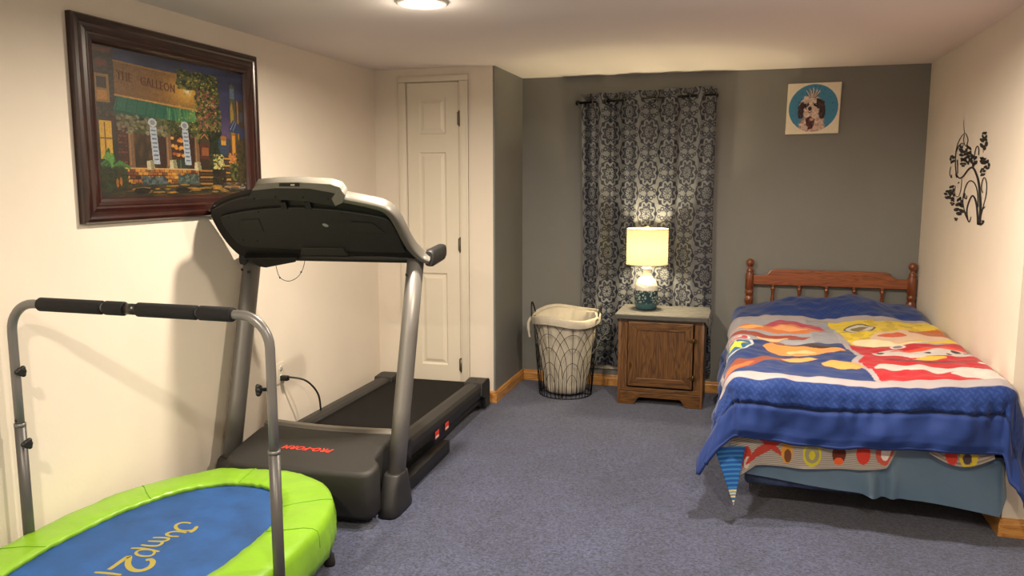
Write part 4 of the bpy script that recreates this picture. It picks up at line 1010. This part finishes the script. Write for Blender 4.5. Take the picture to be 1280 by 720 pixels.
# keep the print inside its disc
msk = ((c.X-.50)**2+(c.Y-.49)**2) > .478**2; c.put(msk, (232, 222, 200)); c.grain(.03)
q = [ony(984.5, 104, YB-.03), ony(1052, 102.5, YB-.03), ony(1048.5, 167, YB-.03), ony(982.5, 168, YB-.03)]
side = .330; cxp = sum(p.x for p in q)/4; czp = sum(p.z for p in q)/4
PC = root('dog_picture', 'small square canvas with a dog on a blue disc, hung high on grey wall', 'picture', (cxp, YB, czp-.165))
rot = math.radians(1.0)
def pp(u_, v_, y): 
    a = (u_-.5)*side; b_ = (.5-v_)*side; return (cxp+a*math.cos(rot)-b_*math.sin(rot)*-1*0-b_*math.sin(rot)*0+b_*.02, y, czp+a*math.sin(rot)*0+b_+a*.012)
b = MB(); b.prism([Vector(pp(*t_, YB-.030)) for t_ in ((0, 0), (1, 0), (1, 1), (0, 1))], (0, .030, 0)); b.build('stretched_canvas', M_can, PC, bevel=.003)
P = np.zeros((W, W, 3))
for i in range(W):
    for j in range(W): P[i, j] = pp(.012+.976*j/(W-1), .012+.976*i/(W-1), YB-.0306)
grid('printed_picture', P, vmat('printed_canvas', .6, .3), PC, c.im)
# ================================================================= bed: maple headboard, frame, box spring, mattress
M_maple = woodmat('orange_maple_x', (92, 44, 20), (128, 66, 34), (148, 82, 46), axis=0, scale=.8, rough=.3, coat=.4)
M_maplez = woodmat('orange_maple_z', (80, 40, 20), (112, 58, 30), (134, 74, 42), axis=2, scale=.8, rough=.3, coat=.4)
yh = YB-.040
BD = root('twin_bed', 'twin bed frame with an orange maple headboard of turned posts and spindles', 'bed', (.53, 4.7, 0))
xpl, xpr = ony(937, 350, yh).x, ony(1140, 355, yh).x
ztopb = ony(937, 323, yh).z
rail_b = ony(1040, 358.5, yh).z; rail_t = ony(1035, 338.5, yh).z; rail_s = ony(950, 344, yh).z
zp = ztopb
def turned_post(x, top):
    pr = [(.001, top), (.014, top-.003), (.024, top-.014), (.027, top-.028), (.024, top-.042), (.014, top-.052), (.011, top-.060), (.016, top-.066), (.022, top-.078), (.024, top-.088), (.020, top-.094), (.026, top-.100),
          (.0285, top-.108), (.0285, rail_b-.030), (.023, rail_b-.036), (.027, rail_b-.046), (.029, rail_b-.058), (.024, rail_b-.072), (.020, rail_b-.078), (.026, rail_b-.088), (.030, rail_b-.106), (.027, rail_b-.128), (.020, rail_b-.138), (.026, rail_b-.150), (.029, rail_b-.170), (.0285, rail_b-.20), (.0285, .06), (.022, .03), (.018, 0)]
    return MB().lathe([(r_, z) for r_, z in pr], (x, yh, 0), 32)
for x in (xpl, xpr): turned_post(x, ztopb).build('headboard_post', M_maplez, BD)
xa, xb = xpl+.024, xpr-.024
top = [(xa, rail_s), (xa+.055, rail_s), (xa+.085, rail_s+.006), (xa+.115, rail_t-.006), (xa+.145, rail_t), (xb-.145, rail_t), (xb-.115, rail_t-.006), (xb-.085, rail_s+.006), (xb-.055, rail_s), (xb, rail_s)]
MB().prism([Vector((x, yh-.012, z)) for x, z in [(xa, rail_b)]+top+[(xb, rail_b)]], (0, .024, 0)).build('headboard_rail', M_maple, BD, bevel=.004)
MB().bbox((xa, yh-.012, .50), (xb, yh+.012, .56), .004).build('lower_rail', M_maple, BD)
for k in range(5):
    x = ony((966, 999, 1033, 1068, 1103)[k], 360, yh).x; zb0 = rail_b
    pr = [(.012, zb0+.002), (.014, zb0-.008), (.009, zb0-.014), (.015, zb0-.022), (.016, zb0-.030), (.009, zb0-.040), (.012, zb0-.046), (.009, zb0-.052), (.0105, zb0-.075), (.0155, zb0-.115), (.015, zb0-.14), (.010, zb0-.17), (.012, zb0-.20), (.012, .555)]
    MB().lathe(pr, (x, yh, 0), 20).build('spindle', M_maplez, BD)
M_steel = mat('dark_bed_steel', (40, 36, 34), .5, .6)
for x in (.06, 1.0):
    MB().box((x-.002, 3.68, .100), (x+.002, yh-.02, .140)).box((x-.02, 3.68, .135), (x+.02, yh-.02, .1395)).build('side_rail', M_steel, BD)
    for y in (4.35, 5.30):
        lg = MB().tube([(x, y, .135), (x, y, .03)], .012, 10).build('bed_leg', M_steel, BD)
        MB().lathe([(.022, 0), (.024, .012), (.016, .032)], (x, y, 0), 14).build('glide', M_tblack, lg)
MB().box((.06, 4.20, .131), (1.0, 4.24, .1345)).build('cross_rail', M_steel, BD)
M_tick = mat('navy_box_spring_ticking', (48, 62, 92), .7, noise_amt=.5, noise_scale=16)
bs = MB().bbox((.035, 3.625, .141), (1.03, yh-.045, .36), .02, 3).build('box_spring', M_tick); tag(bs, 'navy patterned box spring showing as a strip below the bed skirt', 'box spring')
ms = MB().bbox((.025, 3.635, .366), (1.03, yh-.045, .60), .05, 5).build('mattress', mat('white_ticking', (210, 208, 204), .8)); tag(ms, 'twin mattress under the blue comforter', 'mattress')
# ---- bed skirt: slate blue satin, box pleat near the middle of the foot
M_skirt = mat('slate_blue_satin', (92, 118, 142), .36, noise_amt=.05, noise_scale=5, sheen=.2)
n, m_ = 340, 24
path = [(.012, 5.60), (.008, 3.615), (.020, 3.603), (1.045, 3.603), (1.052, 3.615), (1.055, 5.60)]
seg = [math.dist(path[i], path[i+1]) for i in range(len(path)-1)]; tot = sum(seg)
def along(t):
    d = t*tot
    for i, L_ in enumerate(seg):
        if d <= L_ or i == len(seg)-1:
            k = d/L_; a, b_ = path[i], path[i+1]; dx, dy = (b_[0]-a[0])/L_, (b_[1]-a[1])/L_; return a[0]+(b_[0]-a[0])*k, a[1]+(b_[1]-a[1])*k, -dy, dx, i
        d -= L_
P = np.zeros((m_, n, 3))
for j in range(n):
    x, y, nxn, nyn, si = along(j/(n-1))
    nxn, nyn = -nxn, -nyn     # outward
    if si == 2: nxn, nyn = 0, -1
    for i in range(m_):
        f = i/(m_-1); zhem = .205+(-.070*x if si == 2 else 0)+.004*math.sin(j*.11)
        z = .372+(zhem-.372)*f
        o_ = .004+.014*f*noise.noise(Vector((j*.045, f*1.2, 7)))+.016*f
        if si == 2:
            pl = math.exp(-((x-.60)/.016)**2); o_ += -.012*pl*f+.036*f*math.exp(-((x-.635)/.02)**2)+.032*f*math.exp(-((x-.555)/.022)**2); z -= .010*math.exp(-((x-.58)/.03)**2)*f
            o_ += .008*f*math.sin((x+.4*z)*40+2)*math.exp(-((x-.60)/.10)**2)
            o_ += .012*f*max(0, (x-.8)/.25)
        P[i, j] = (x+nxn*o_, y+nyn*o_, z)
sk = grid('bed_skirt', P, M_skirt, None, None, origin=(.53, 4.6, .15)); tag(sk, 'slate blue satin bed skirt with a box pleat under the comforter at foot of bed', 'bed skirt')
# ---- striped print sheet peeping out under the comforter at the foot
W, H_ = 260, 90; c = Cv(W, H_, (176, 168, 160))
for k in range(30): c.rect(0, k/30, 1, k/30+.013, (96, 88, 84), .8)
c.ell(.10, .78, .030, .16, (180, 60, 50)); c.ell(.105, .86, .020, .09, (200, 190, 180)); c.ell(.085, .66, .035, .06, (180, 60, 50)); c.ell(.21, .70, .045, .22, (176, 56, 48), .9, .5); c.ell(.24, .62, .03, .20, (176, 56, 48), .9, -.4); c.ell(.01, .86, .035, .12, (170, 66, 56), .8, .5)
c.ell(.35, .74, .035, .20, (206, 146, 60)); c.ell(.355, .80, .022, .12, (110, 70, 50)); c.ell(.50, .74, .055, .22, (196, 186, 50)); c.ell(.50, .74, .043, .16, (150, 142, 110)); c.ell(.50, .76, .018, .08, (196, 186, 50))
c.ell(.66, .72, .040, .20, (96, 44, 34)); c.ell(.66, .86, .028, .07, (222, 96, 50)); c.ell(.80, .70, .04, .20, (200, 60, 50)); c.ell(.93, .7, .06, .24, (206, 70, 56), .8); c.ell(.93, .72, .03, .13, (230, 220, 214))
P = np.zeros((H_, W, 3))
for i in range(H_):
    for j in range(W):
        f = i/(H_-1); u_ = j/(W-1); x = -.03+.68*u_; zh = .262+.045*u_**3+(.10*max(0, (u_-.93)/.07)**1.5)-.075*max(0, (.16-u_)/.16)
        z = .50+(zh-.50)*f; y = 3.630-.078*f**.7-.010*f*math.sin(u_*17)+.006*noise.noise(Vector((u_*9, f*2, 0)))-.03*f*max(0, (.2-u_)/.2)
        P[i, j] = (x, y, z)
M_pr = vmat('printed_cotton', .75, .2)
st = grid('print_sheet', P, M_pr, None, c.im, solid=.002); tag(st, 'striped sheet with coloured badges peeping out below comforter at the foot, left half', 'bed sheet')
P = np.zeros((30, 80, 3)); c2 = Cv(80, 30, (160, 150, 142))
for k in range(10): c2.rect(0, k/10, 1, k/10+.04, (96, 88, 84), .8)
c2.ell(.35, .8, .10, .22, (190, 60, 50)); c2.ell(.62, .8, .14, .26, (200, 176, 60)); c2.ell(.60, .82, .07, .14, (70, 60, 70))
for i in range(30):
    for j in range(80):
        f = i/29; u_ = j/79; P[i, j] = (.76+.24*u_, 3.630-.095*f**.7, .50+(.385-.045*math.sin(PI*u_)-.50)*f)
st2 = grid('print_sheet', P, M_pr, None, c2.im, solid=.002); tag(st2, 'small bit of patterned sheet showing under comforter hem at foot, right half', 'bed sheet')

# ---- comforter
xl, xr, yf = .005, 1.010, 3.600
aL, aR, bT, bB = -.40, 1.42, 5.600, 3.290
NA, NB = 430, 440
a = np.linspace(aL, aR, NA)[None, :]+np.zeros((NB, 1)); b_ = np.linspace(bT, bB, NB)[:, None]+np.zeros((1, NA))
dx = np.where(a < xl, a-xl, np.where(a > xr, a-xr, 0)); dy = np.where(b_ < yf, b_-yf, 0)
d = np.hypot(dx, dy); R_ = .075; q = PI/2*R_
corner = np.clip(np.abs(dx)/.2, 0, 1)*np.clip(np.abs(dy)/.2, 0, 1)
slope = .16+.22*corner
out = np.where(d < q, R_*np.sin(np.minimum(d, q)/R_), R_+slope*(d-q)); down = np.where(d < q, R_*(1-np.cos(np.minimum(d, q)/R_)), R_+np.sqrt(1-slope**2)*(d-q))
ss = lambda t_: (lambda w_: w_*w_*(3-2*w_))(np.clip(t_, 0, 1))
rc = ss((dx-.02)/.12)*ss((-dy-.03)/.15); down = down+.10*rc
ds = np.maximum(d, 1e-6); x = np.clip(a, xl, xr)+dx/ds*out*(1-.30*rc); y = np.maximum(b_, yf)+dy/ds*out
def fbm(sc, seed, A=a, B=b_):
    r_ = np.random.default_rng(seed); o_ = 0
    for k in range(14):
        th = r_.uniform(0, 2*PI); f = sc*r_.uniform(.5, 1.6); o_ = o_+np.sin((A*math.cos(th)+B*math.sin(th))*f+r_.uniform(0, 6.3))
    return o_/4
ztop = .652+.040*np.clip((a-.55)/.5, 0, 1)+.006*np.clip((4.4-b_)/.8, 0, 1)
hump = .105*np.exp(-(np.abs((a-.50)/.40))**3.0)*np.exp(-((b_-5.46)/.26)**2)       # pillow under the head end
ztop = ztop+hump*(d < .2)
crown = -.020*np.clip(1-np.minimum(a-xl, xr-a)/.16, 0, 1)**2*(d == 0)
topw = np.exp(-(d/.10)**2)
wr = (.0085*fbm(11, 1)+.0050*fbm(27, 2)+.0020*fbm(60, 9))*topw + .002*fbm(60, 3)
z = ztop-down+wr+0*a
z = z - .020*np.clip(d/.05, 0, 1)*0
# quilting puffs and border seam running round at a fixed distance from the hem
seam_d = .150
hemdist = np.minimum(np.minimum(a-aL, aR-a), b_-bB)
g = np.exp(-((hemdist-seam_d)/.010)**2)
drape = np.clip((d-.05)/.2, 0, 1)
side_u = np.where(np.abs(dx) > np.abs(dy), b_, a)
puck = .0075*np.sin(side_u*75+3*np.sin(side_u*13))*np.exp(-np.abs(hemdist-seam_d)/.04)
flut = .018*np.sin(side_u*11+1.7*np.sin(side_u*5)+.6)*drape**1.5
offs = -.013*g+puck+flut+.012*fbm(24, 4)*drape+.004*fbm(55, 6)*drape + .010*np.clip(1-hemdist/.03, 0, 1)*-1
offs = offs*(1-.75*corner)*(1-.9*rc)
steep = np.clip(d/q, 0, 1)
x = x+dx/ds*offs*steep*(d > 0); y = y+dy/ds*offs*steep*(d > 0); z = z+offs*(1-steep)
z = z+ .012*np.sin(side_u*9+2)*drape
# the left foot corner hangs lowest and folds outwards
lc = np.clip(-dx/.35, 0, 1)*np.clip(-dy/.30, 0, 1); z = z-.0*lc
# right-hand side is squeezed between bed and wall; free again past the wall's end
lim = (XR-.012)+np.clip((YJ-.02-y)*1.6, 0, .4)
sq = np.maximum(0, x-lim); x = np.minimum(x, lim); 
z = np.maximum(z, .062)
P = np.stack([x, y, z], -1)
# the print, in sheet coordinates
c = Cv(NA, NB, (21, 47, 108))
def U(x_): return (x_-aL)/(aR-aL)
def Vv(y_): return (bT-y_)/(bT-bB)
A_, B_ = a, b_
# tone-on-tone woven lozenge pattern of the blue field
k1 = np.floor((A_+B_)/.034); k2 = np.floor((A_-B_)/.034); w1 = ((A_+B_)/.034) % 1; w2 = ((A_-B_)/.034) % 1
hb = np.where((k1+k2) % 2 == 0, (w1 > .22) & (w1 < .58), (w2 > .22) & (w2 < .58))
inner = hemdist > seam_d
c.put(hb & inner, (30, 61, 128))
def P2(pts): return [(U(p[0]), Vv(p[1])) for p in pts]
px0, px1, pyt, pyb = -.16, 1.20, 5.16, 3.555
def wav(p0, p1, n=24, am=.008, ph=0):
    return [(p0[0]+(p1[0]-p0[0])*t/n, p0[1]+(p1[1]-p0[1])*t/n+am*math.sin(t*1.3+ph)) for t in range(n+1)]
c.poly(P2([(px0, pyt), (px1, pyt), (px1, pyb), (px0, pyb)]), (158, 150, 154))        # pale border
il, ir, it, ib = px0+.04, px1-.05, pyt-.06, pyb+.072
mx, my = .50, 4.40
c.poly(P2([(il, it), (mx-.01, it), (mx+.02, 4.8), (mx-.0, my), (il, my)]), (158, 158, 168))
for k in range(40): yy = my+.005+k*.018; c.rect(U(mx-.13), Vv(yy+.006), U(mx), Vv(yy), (108, 110, 122), .8)
c.poly(P2([(mx-.01, it), (ir, it), (ir, my+.02), (mx+.05, my+.02), (mx+.02, 4.8)]), (214, 186, 40))
c.poly(P2([(il, my), (mx+.0, my), (mx+.04, 4.1), (mx-.0, 4.0), (mx+.06, ib), (il, ib)]), (24, 48, 104))
c.poly(P2([(mx+.03, my), (ir, my+.0), (ir, ib), (mx+.08, ib), (mx+.03, 4.0), (mx+.07, 4.1)]), (172, 20, 36))
def blob(pts, col, al=1, n=6): c.poly([(p.x, p.y) for p in smooth_poly([(U(x_), Vv(y_), 0) for x_, y_ in pts], n)], col, al)
# yellow panel: olive flecks and a grey oval
rg = np.random.default_rng(8)
for k in range(60):
    x_, y_ = rg.uniform(mx+.04, ir-.02), rg.uniform(my+.06, it-.02); c.ell(U(x_), Vv(y_), .011, .010, (188, 160, 40), .9)
    for j_ in range(3): c.ell(U(x_)+.012*math.cos(j_*.9-2.4), Vv(y_)+.013*math.sin(j_*.9-2.4), .0045, .005, (188, 160, 40), .9)
c.ell(U(.64), Vv(4.86), .046, .050, (60, 62, 72)); c.ell(U(.64), Vv(4.86), .040, .043, (196, 190, 176)); c.ell(U(.64), Vv(4.86), .026, .020, (120, 104, 60))
# loose abstract patches of colour in the four panels
blob([(mx+.16, 4.60), (.78, 4.72), (.95, 4.70), (1.10, 4.78), (ir-.01, 4.66), (ir-.01, 4.50), (1.0, 4.52), (.84, 4.47), (.70, 4.50)], (206, 176, 150)); blob([(.86, 4.70), (1.02, 4.76), (ir-.01, 4.74), (ir-.01, 4.62), (.98, 4.62)], (176, 96, 48)); blob([(.70, 4.62), (.80, 4.66), (.84, 4.60), (.74, 4.57)], (190, 84, 50))
blob([(mx+.06, 4.50), (.64, 4.55), (.78, 4.46), (.92, 4.44), (.80, 4.40), (.60, 4.42)], (222, 206, 168))
blob([(-.10, 4.76), (.02, 4.90), (.14, 4.98), (.26, 5.06), (.38, 4.98), (.44, 4.84), (.36, 4.70), (.22, 4.66), (.10, 4.74), (.0, 4.76)], (206, 116, 62)); blob([(.10, 4.90), (.20, 5.06), (.34, 5.05), (.46, 4.88), (.40, 4.86), (.28, 4.96), (.16, 4.86)], (176, 52, 84)); blob([(-.06, 4.78), (.06, 4.86), (.12, 4.84), (.04, 4.78)], (240, 172, 92)); blob([(.16, 4.82), (.28, 4.90), (.36, 4.80), (.26, 4.74)], (232, 160, 104))
blob([(-.10, 4.66), (.06, 4.66), (.22, 4.62), (.36, 4.58), (.24, 4.50), (.08, 4.54), (-.06, 4.60)], (150, 60, 46)); blob([(.08, 4.56), (.2, 4.58), (.24, 4.52), (.12, 4.50)], (230, 190, 140)); 
c.ell(U(-.03), Vv(4.50), .040, .026, (220, 214, 214)); c.ell(U(-.03), Vv(4.50), .034, .021, (190, 70, 84)); c.ell(U(-.03), Vv(4.50), .018, .009, (226, 200, 200))
blob([(.10, 4.26), (.18, 4.40), (.30, 4.38), (.42, 4.32), (.50, 4.22), (.40, 4.14), (.26, 4.12), (.16, 4.16)], (214, 140, 72)); blob([(.16, 4.36), (.26, 4.40), (.42, 4.34), (.52, 4.30), (.40, 4.28), (.26, 4.32)], (60, 40, 40)); blob([(.12, 4.40), (.16, 4.46), (.22, 4.42), (.18, 4.36)], (150, 74, 40)); blob([(.22, 4.22), (.34, 4.24), (.38, 4.18), (.28, 4.16)], (240, 186, 128))
blob([(-.10, 3.80), (.0, 3.92), (.10, 4.02), (.22, 4.06), (.30, 3.98), (.16, 3.92), (.04, 3.78), (-.06, 3.66)], (132, 62, 40)); blob([(.16, 4.02), (.26, 4.06), (.36, 4.0), (.26, 3.94)], (230, 160, 80)); blob([(.36, 3.90), (.44, 3.96), (.54, 3.90), (.50, 3.80), (.40, 3.82)], (224, 150, 78)); blob([(-.10, 3.74), (-.02, 3.80), (.06, 3.86), (.0, 3.74), (-.08, 3.66)], (206, 96, 48))
# star in a shield
sh_ = [(-.13, 4.36), (-.02, 4.40), (.05, 4.36), (.055, 4.24), (.0, 4.12), (-.06, 4.06), (-.13, 4.14)]
blob(sh_, (196, 200, 206)); cxs, cys = -.035, 4.25; blob([((x_-cxs)*.86+cxs, (y_-cys)*.86+cys) for x_, y_ in sh_], (30, 92, 130))
c.poly(P2([(cxs+(.068 if k % 2 == 0 else .030)*math.cos(PI/2+k*PI/5), cys+(.115 if k % 2 == 0 else .05)*math.sin(PI/2+k*PI/5)) for k in range(10)]), (226, 214, 70))
# white and dark patches on the red
blob([(.62, 4.22), (.72, 4.30), (.88, 4.28), (1.02, 4.26), (1.08, 4.16), (.96, 4.12), (.80, 4.10), (.68, 4.14)], (190, 182, 178)); blob([(.70, 4.26), (.84, 4.32), (1.0, 4.30), (1.1, 4.2), (1.0, 4.26), (.84, 4.26)], (214, 70, 40)); blob([(.58, 3.86), (.64, 3.96), (.76, 3.92), (.90, 3.84), (1.0, 3.80), (.86, 3.76), (.72, 3.80), (.64, 3.80)], (192, 184, 180))
for x_, y_, r_ in ((.66, 4.24, .010), (.86, 4.20, .010), (.99, 4.22, .012), (.95, 4.17, .007), (1.03, 4.20, .007)): c.ell(U(x_), Vv(y_), r_, r_*1.0, (44, 36, 40))
blob([(.74, 4.06), (.84, 4.10), (.92, 4.06), (.82, 4.02)], (222, 170, 60)); blob([(.86, 3.72), (.96, 3.80), (1.08, 3.78), (1.14, 3.68), (1.0, 3.66)], (192, 184, 180)); blob([(1.02, 3.96), (1.12, 4.02), (ir-.01, 3.92), (1.10, 3.88)], (226, 214, 210)); blob([(.64, 4.06), (.74, 4.06), (.9, 4.0), (1.06, 4.0), (.94, 3.94), (.76, 3.98)], (120, 24, 40)); c.ell(U(.76), Vv(4.37), .020, .016, (214, 200, 200)); c.ell(U(.76), Vv(4.37), .013, .010, (120, 110, 120))
gg = np.exp(-((hemdist-seam_d)/.004)**2); c.im = c.im*(1-.55*gg[..., None])
M_comf = vmat('brushed_microfibre', .72, .25, sheen=.15, bump=.15, bump_scale=160)
CF = grid('comforter', P, M_comf, None, c.im, origin=(.53, 4.5, .4))
tag(CF, 'puffy royal blue comforter with yellow, red, grey and navy picture panels on the bed', 'comforter')
# lining, a little inside the face
du = np.gradient(P, axis=1); dv = np.gradient(P, axis=0); nn = np.cross(du, dv); nn /= np.maximum(np.linalg.norm(nn, axis=2, keepdims=True), 1e-9)
if nn[NB//2, NA//2, 2] < 0: nn = -nn
# the lining belongs to the comforter: printed stripes with red and yellow shapes
P3 = P-nn*.015
P3[..., 2] = np.maximum(P3[..., 2], .045)
sl = (slice(0, NB, 2), slice(0, NA, 2)); P3 = P3[sl]
c3 = Cv(P3.shape[1], P3.shape[0], (186, 178, 176))
for k in range(120): c3.rect(0, k/120, 1, k/120+.003, (104, 98, 100), .8)
for k in range(90): c3.ell(rg.uniform(0, 1), rg.uniform(0, 1), .020, .018, [(176, 26, 48), (200, 60, 50), (206, 186, 60), (60, 100, 150)][k % 4], .95)
c3.ell(.02, .99, .06, .08, (160, 24, 44)); c3.ell(.03, .985, .03, .03, (220, 214, 214))
grid('lining', P3, M_pr, CF, c3.im)
rim = [Vector(p) for p in np.concatenate([P[:, 0], P[-1, 1:], P[::-1, -1][1:]])[::3]]; rimn = np.concatenate([nn[:, 0], nn[-1, 1:], nn[::-1, -1][1:]])[::3]
M_blue = mat('royal_blue_edge', (21, 47, 108), .75)
MB().tube([p-Vector(n_)*.008 for p, n_ in zip(rim, rimn)], .0095, 8).build('edge_piping', M_blue, CF)
# pointed corner of the sheet hanging at the left of the foot
Pt = np.zeros((40, 24, 3)); c4 = Cv(24, 40, (26, 70, 140))
for k in range(13): c4.rect(0, k/13, 1, k/13+.025, (60, 130, 170), .8)
for k in range(5): c4.rect(0, .72+k*.06, 1, .745+k*.06, (214, 200, 120), .9)
tp = ony(917, 632, 3.47); tl = ony(893, 560, 3.50); tr = ony(932, 558, 3.53)
for i in range(40):
    for j in range(24):
        f = i/39; u_ = j/23; p = (tl.lerp(tr, u_)).lerp(tp, f**1.0); Pt[i, j] = (p.x, p.y+.010*math.sin(u_*PI)*(1-f), p.z)
grid('sheet_corner', Pt, M_pr, st, c4.im, solid=.002)

# ================================================================= scroll decal on the right wall
M_dec = mat('black_vinyl_decal', (36, 34, 36), .5)
b = MB(); XD = XR-.0012
def dpt(x_, y_): return onx(1170+x_/5.14, 150+y_/5.14, XD)
def ribbon(pts, w0, w1=None):
    w1 = w0 if w1 is None else w1
    q = smooth_poly([(x_, y_, 0) for x_, y_ in pts], 5, False); n_ = len(q); L_, R2 = [], []
    for i, p in enumerate(q):
        t = (q[min(i+1, n_-1)]-q[max(i-1, 0)]).normalized(); nv = Vector((-t.y, t.x, 0)); wv = (w0+(w1-w0)*i/(n_-1))*.68
        L_.append(dpt(*(p+nv*wv)[:2])); R2.append(dpt(*(p-nv*wv)[:2]))
    top = [v_+Vector((-.0006, 0, 0)) for v_ in L_+R2]; b.add(top, [(i, i+1, n_+i+1, n_+i) for i in range(n_-1)])
def petal(x_, y_, rx, ry, rot=0):
    b.add([dpt(x_+rx*math.cos(t)*math.cos(rot)-ry*math.sin(t)*math.sin(rot), y_+rx*math.cos(t)*math.sin(rot)+ry*math.sin(t)*math.cos(rot))+Vector((-.0006, 0, 0)) for t in [2*PI*k/12 for k in range(12)]], [tuple(range(12))])
def flower(x_, y_, r_, n_=5, ph=0):
    for k in range(n_): t = ph+2*PI*k/n_; petal(x_+r_*.42*math.cos(t), y_+r_*.75*math.sin(t), r_*.28, r_*.46, t+PI/2 if k % 2 else t)
ribbon([(278, 675), (286, 580), (283, 480), (272, 390), (250, 325), (230, 305), (205, 322), (175, 362), (150, 373), (131, 345), (125, 290)], 13, 5)
ribbon([(125, 290), (127, 220), (138, 160), (160, 112), (186, 86), (198, 96)], 5, 3); ribbon([(186, 86), (179, 50), (177, 0)], 3, 1)
ribbon([(138, 370), (128, 345)], 12, 8)
ribbon([(270, 560), (268, 470), (250, 410), (222, 390), (198, 412), (181, 462), (173, 520), (181, 575), (196, 603)], 6, 4)
ribbon([(270, 672), (264, 570), (252, 510), (234, 487), (214, 520), (199, 575), (203, 632), (214, 655), (226, 622)], 10, 4)
ribbon([(284, 640), (300, 570), (322, 480), (325, 405), (312, 370), (298, 392), (292, 440), (301, 468)], 4, 5)
ribbon([(285, 582), (300, 572), (316, 556)], 8, 3); ribbon([(280, 672), (296, 665), (306, 650), (292, 650)], 12, 6)
ribbon([(166, 378), (161, 440), (147, 488), (129, 490), (119, 462), (125, 428), (105, 425)], 3, 3); ribbon([(150, 400), (140, 408)], 8, 3)
ribbon([(128, 208), (150, 162), (176, 150), (166, 190)], 5, 3); ribbon([(195, 92), (206, 130), (192, 168), (177, 130), (184, 95)], 4, 4); ribbon([(160, 160), (160, 230)], 5, 3); ribbon([(138, 255), (140, 345)], 6, 4)
ribbon([(245, 290), (248, 230), (256, 185), (268, 168), (276, 190), (274, 225)], 4, 5); ribbon([(186, 470), (182, 495), (196, 505), (196, 485)], 8, 4); ribbon([(210, 655), (190, 610), (186, 590)], 4, 9); ribbon([(122, 628), (130, 645), (138, 628)], 10, 4)
ribbon([(95, 300), (88, 345), (100, 372), (100, 352)], 3, 5); ribbon([(304, 210), (303, 180)], 2, 2); ribbon([(290, 240), (300, 280), (310, 270)], 8, 8)
for x_, y_, r_ in ((178, 230, 34), (175, 275, 26), (208, 195, 30), (205, 255, 28), (222, 235, 24), (243, 262, 34), (312, 100, 26), (308, 150, 38), (298, 260, 24), (312, 262, 20), (328, 288, 30), (300, 335, 26), (105, 252, 26), (75, 480, 30), (102, 445, 26), (104, 488, 26), (106, 530, 20), (152, 525, 28), (150, 570, 42), (160, 185, 20)): flower(x_, y_, r_, 5, x_)
WD = b.build('wall_decal', M_dec, fix=False); tag(WD, 'black scrolling tree and flower decal stuck on the cream wall beside the bed', 'wall decal')
# ================================================================= camera and view
cam = bpy.data.cameras.new('camera'); co = bpy.data.objects.new('camera', cam); C.objects.link(co)
cam.sensor_width = 36; cam.lens = 36*FL/1280; cam.clip_start = 0.02
R = Matrix((( _r.x, _up.x, -_fw.x), (_r.y, _up.y, -_fw.y), (_r.z, _up.z, -_fw.z))).to_4x4()
co.matrix_world = Matrix.Translation(EYEP) @ R
bpy.context.scene.camera = co
w = bpy.data.worlds.new('world'); bpy.context.scene.world = w; w.use_nodes = True
w.node_tree.nodes['Background'].inputs[0].default_value = (0, 0, 0, 1); w.node_tree.nodes['Background'].inputs[1].default_value = 0
vs = bpy.context.scene.view_settings; vs.view_transform = 'Standard'; vs.look = 'None'; vs.gamma = 1; vs.use_curve_mapping = False
vs.exposure = 0.50
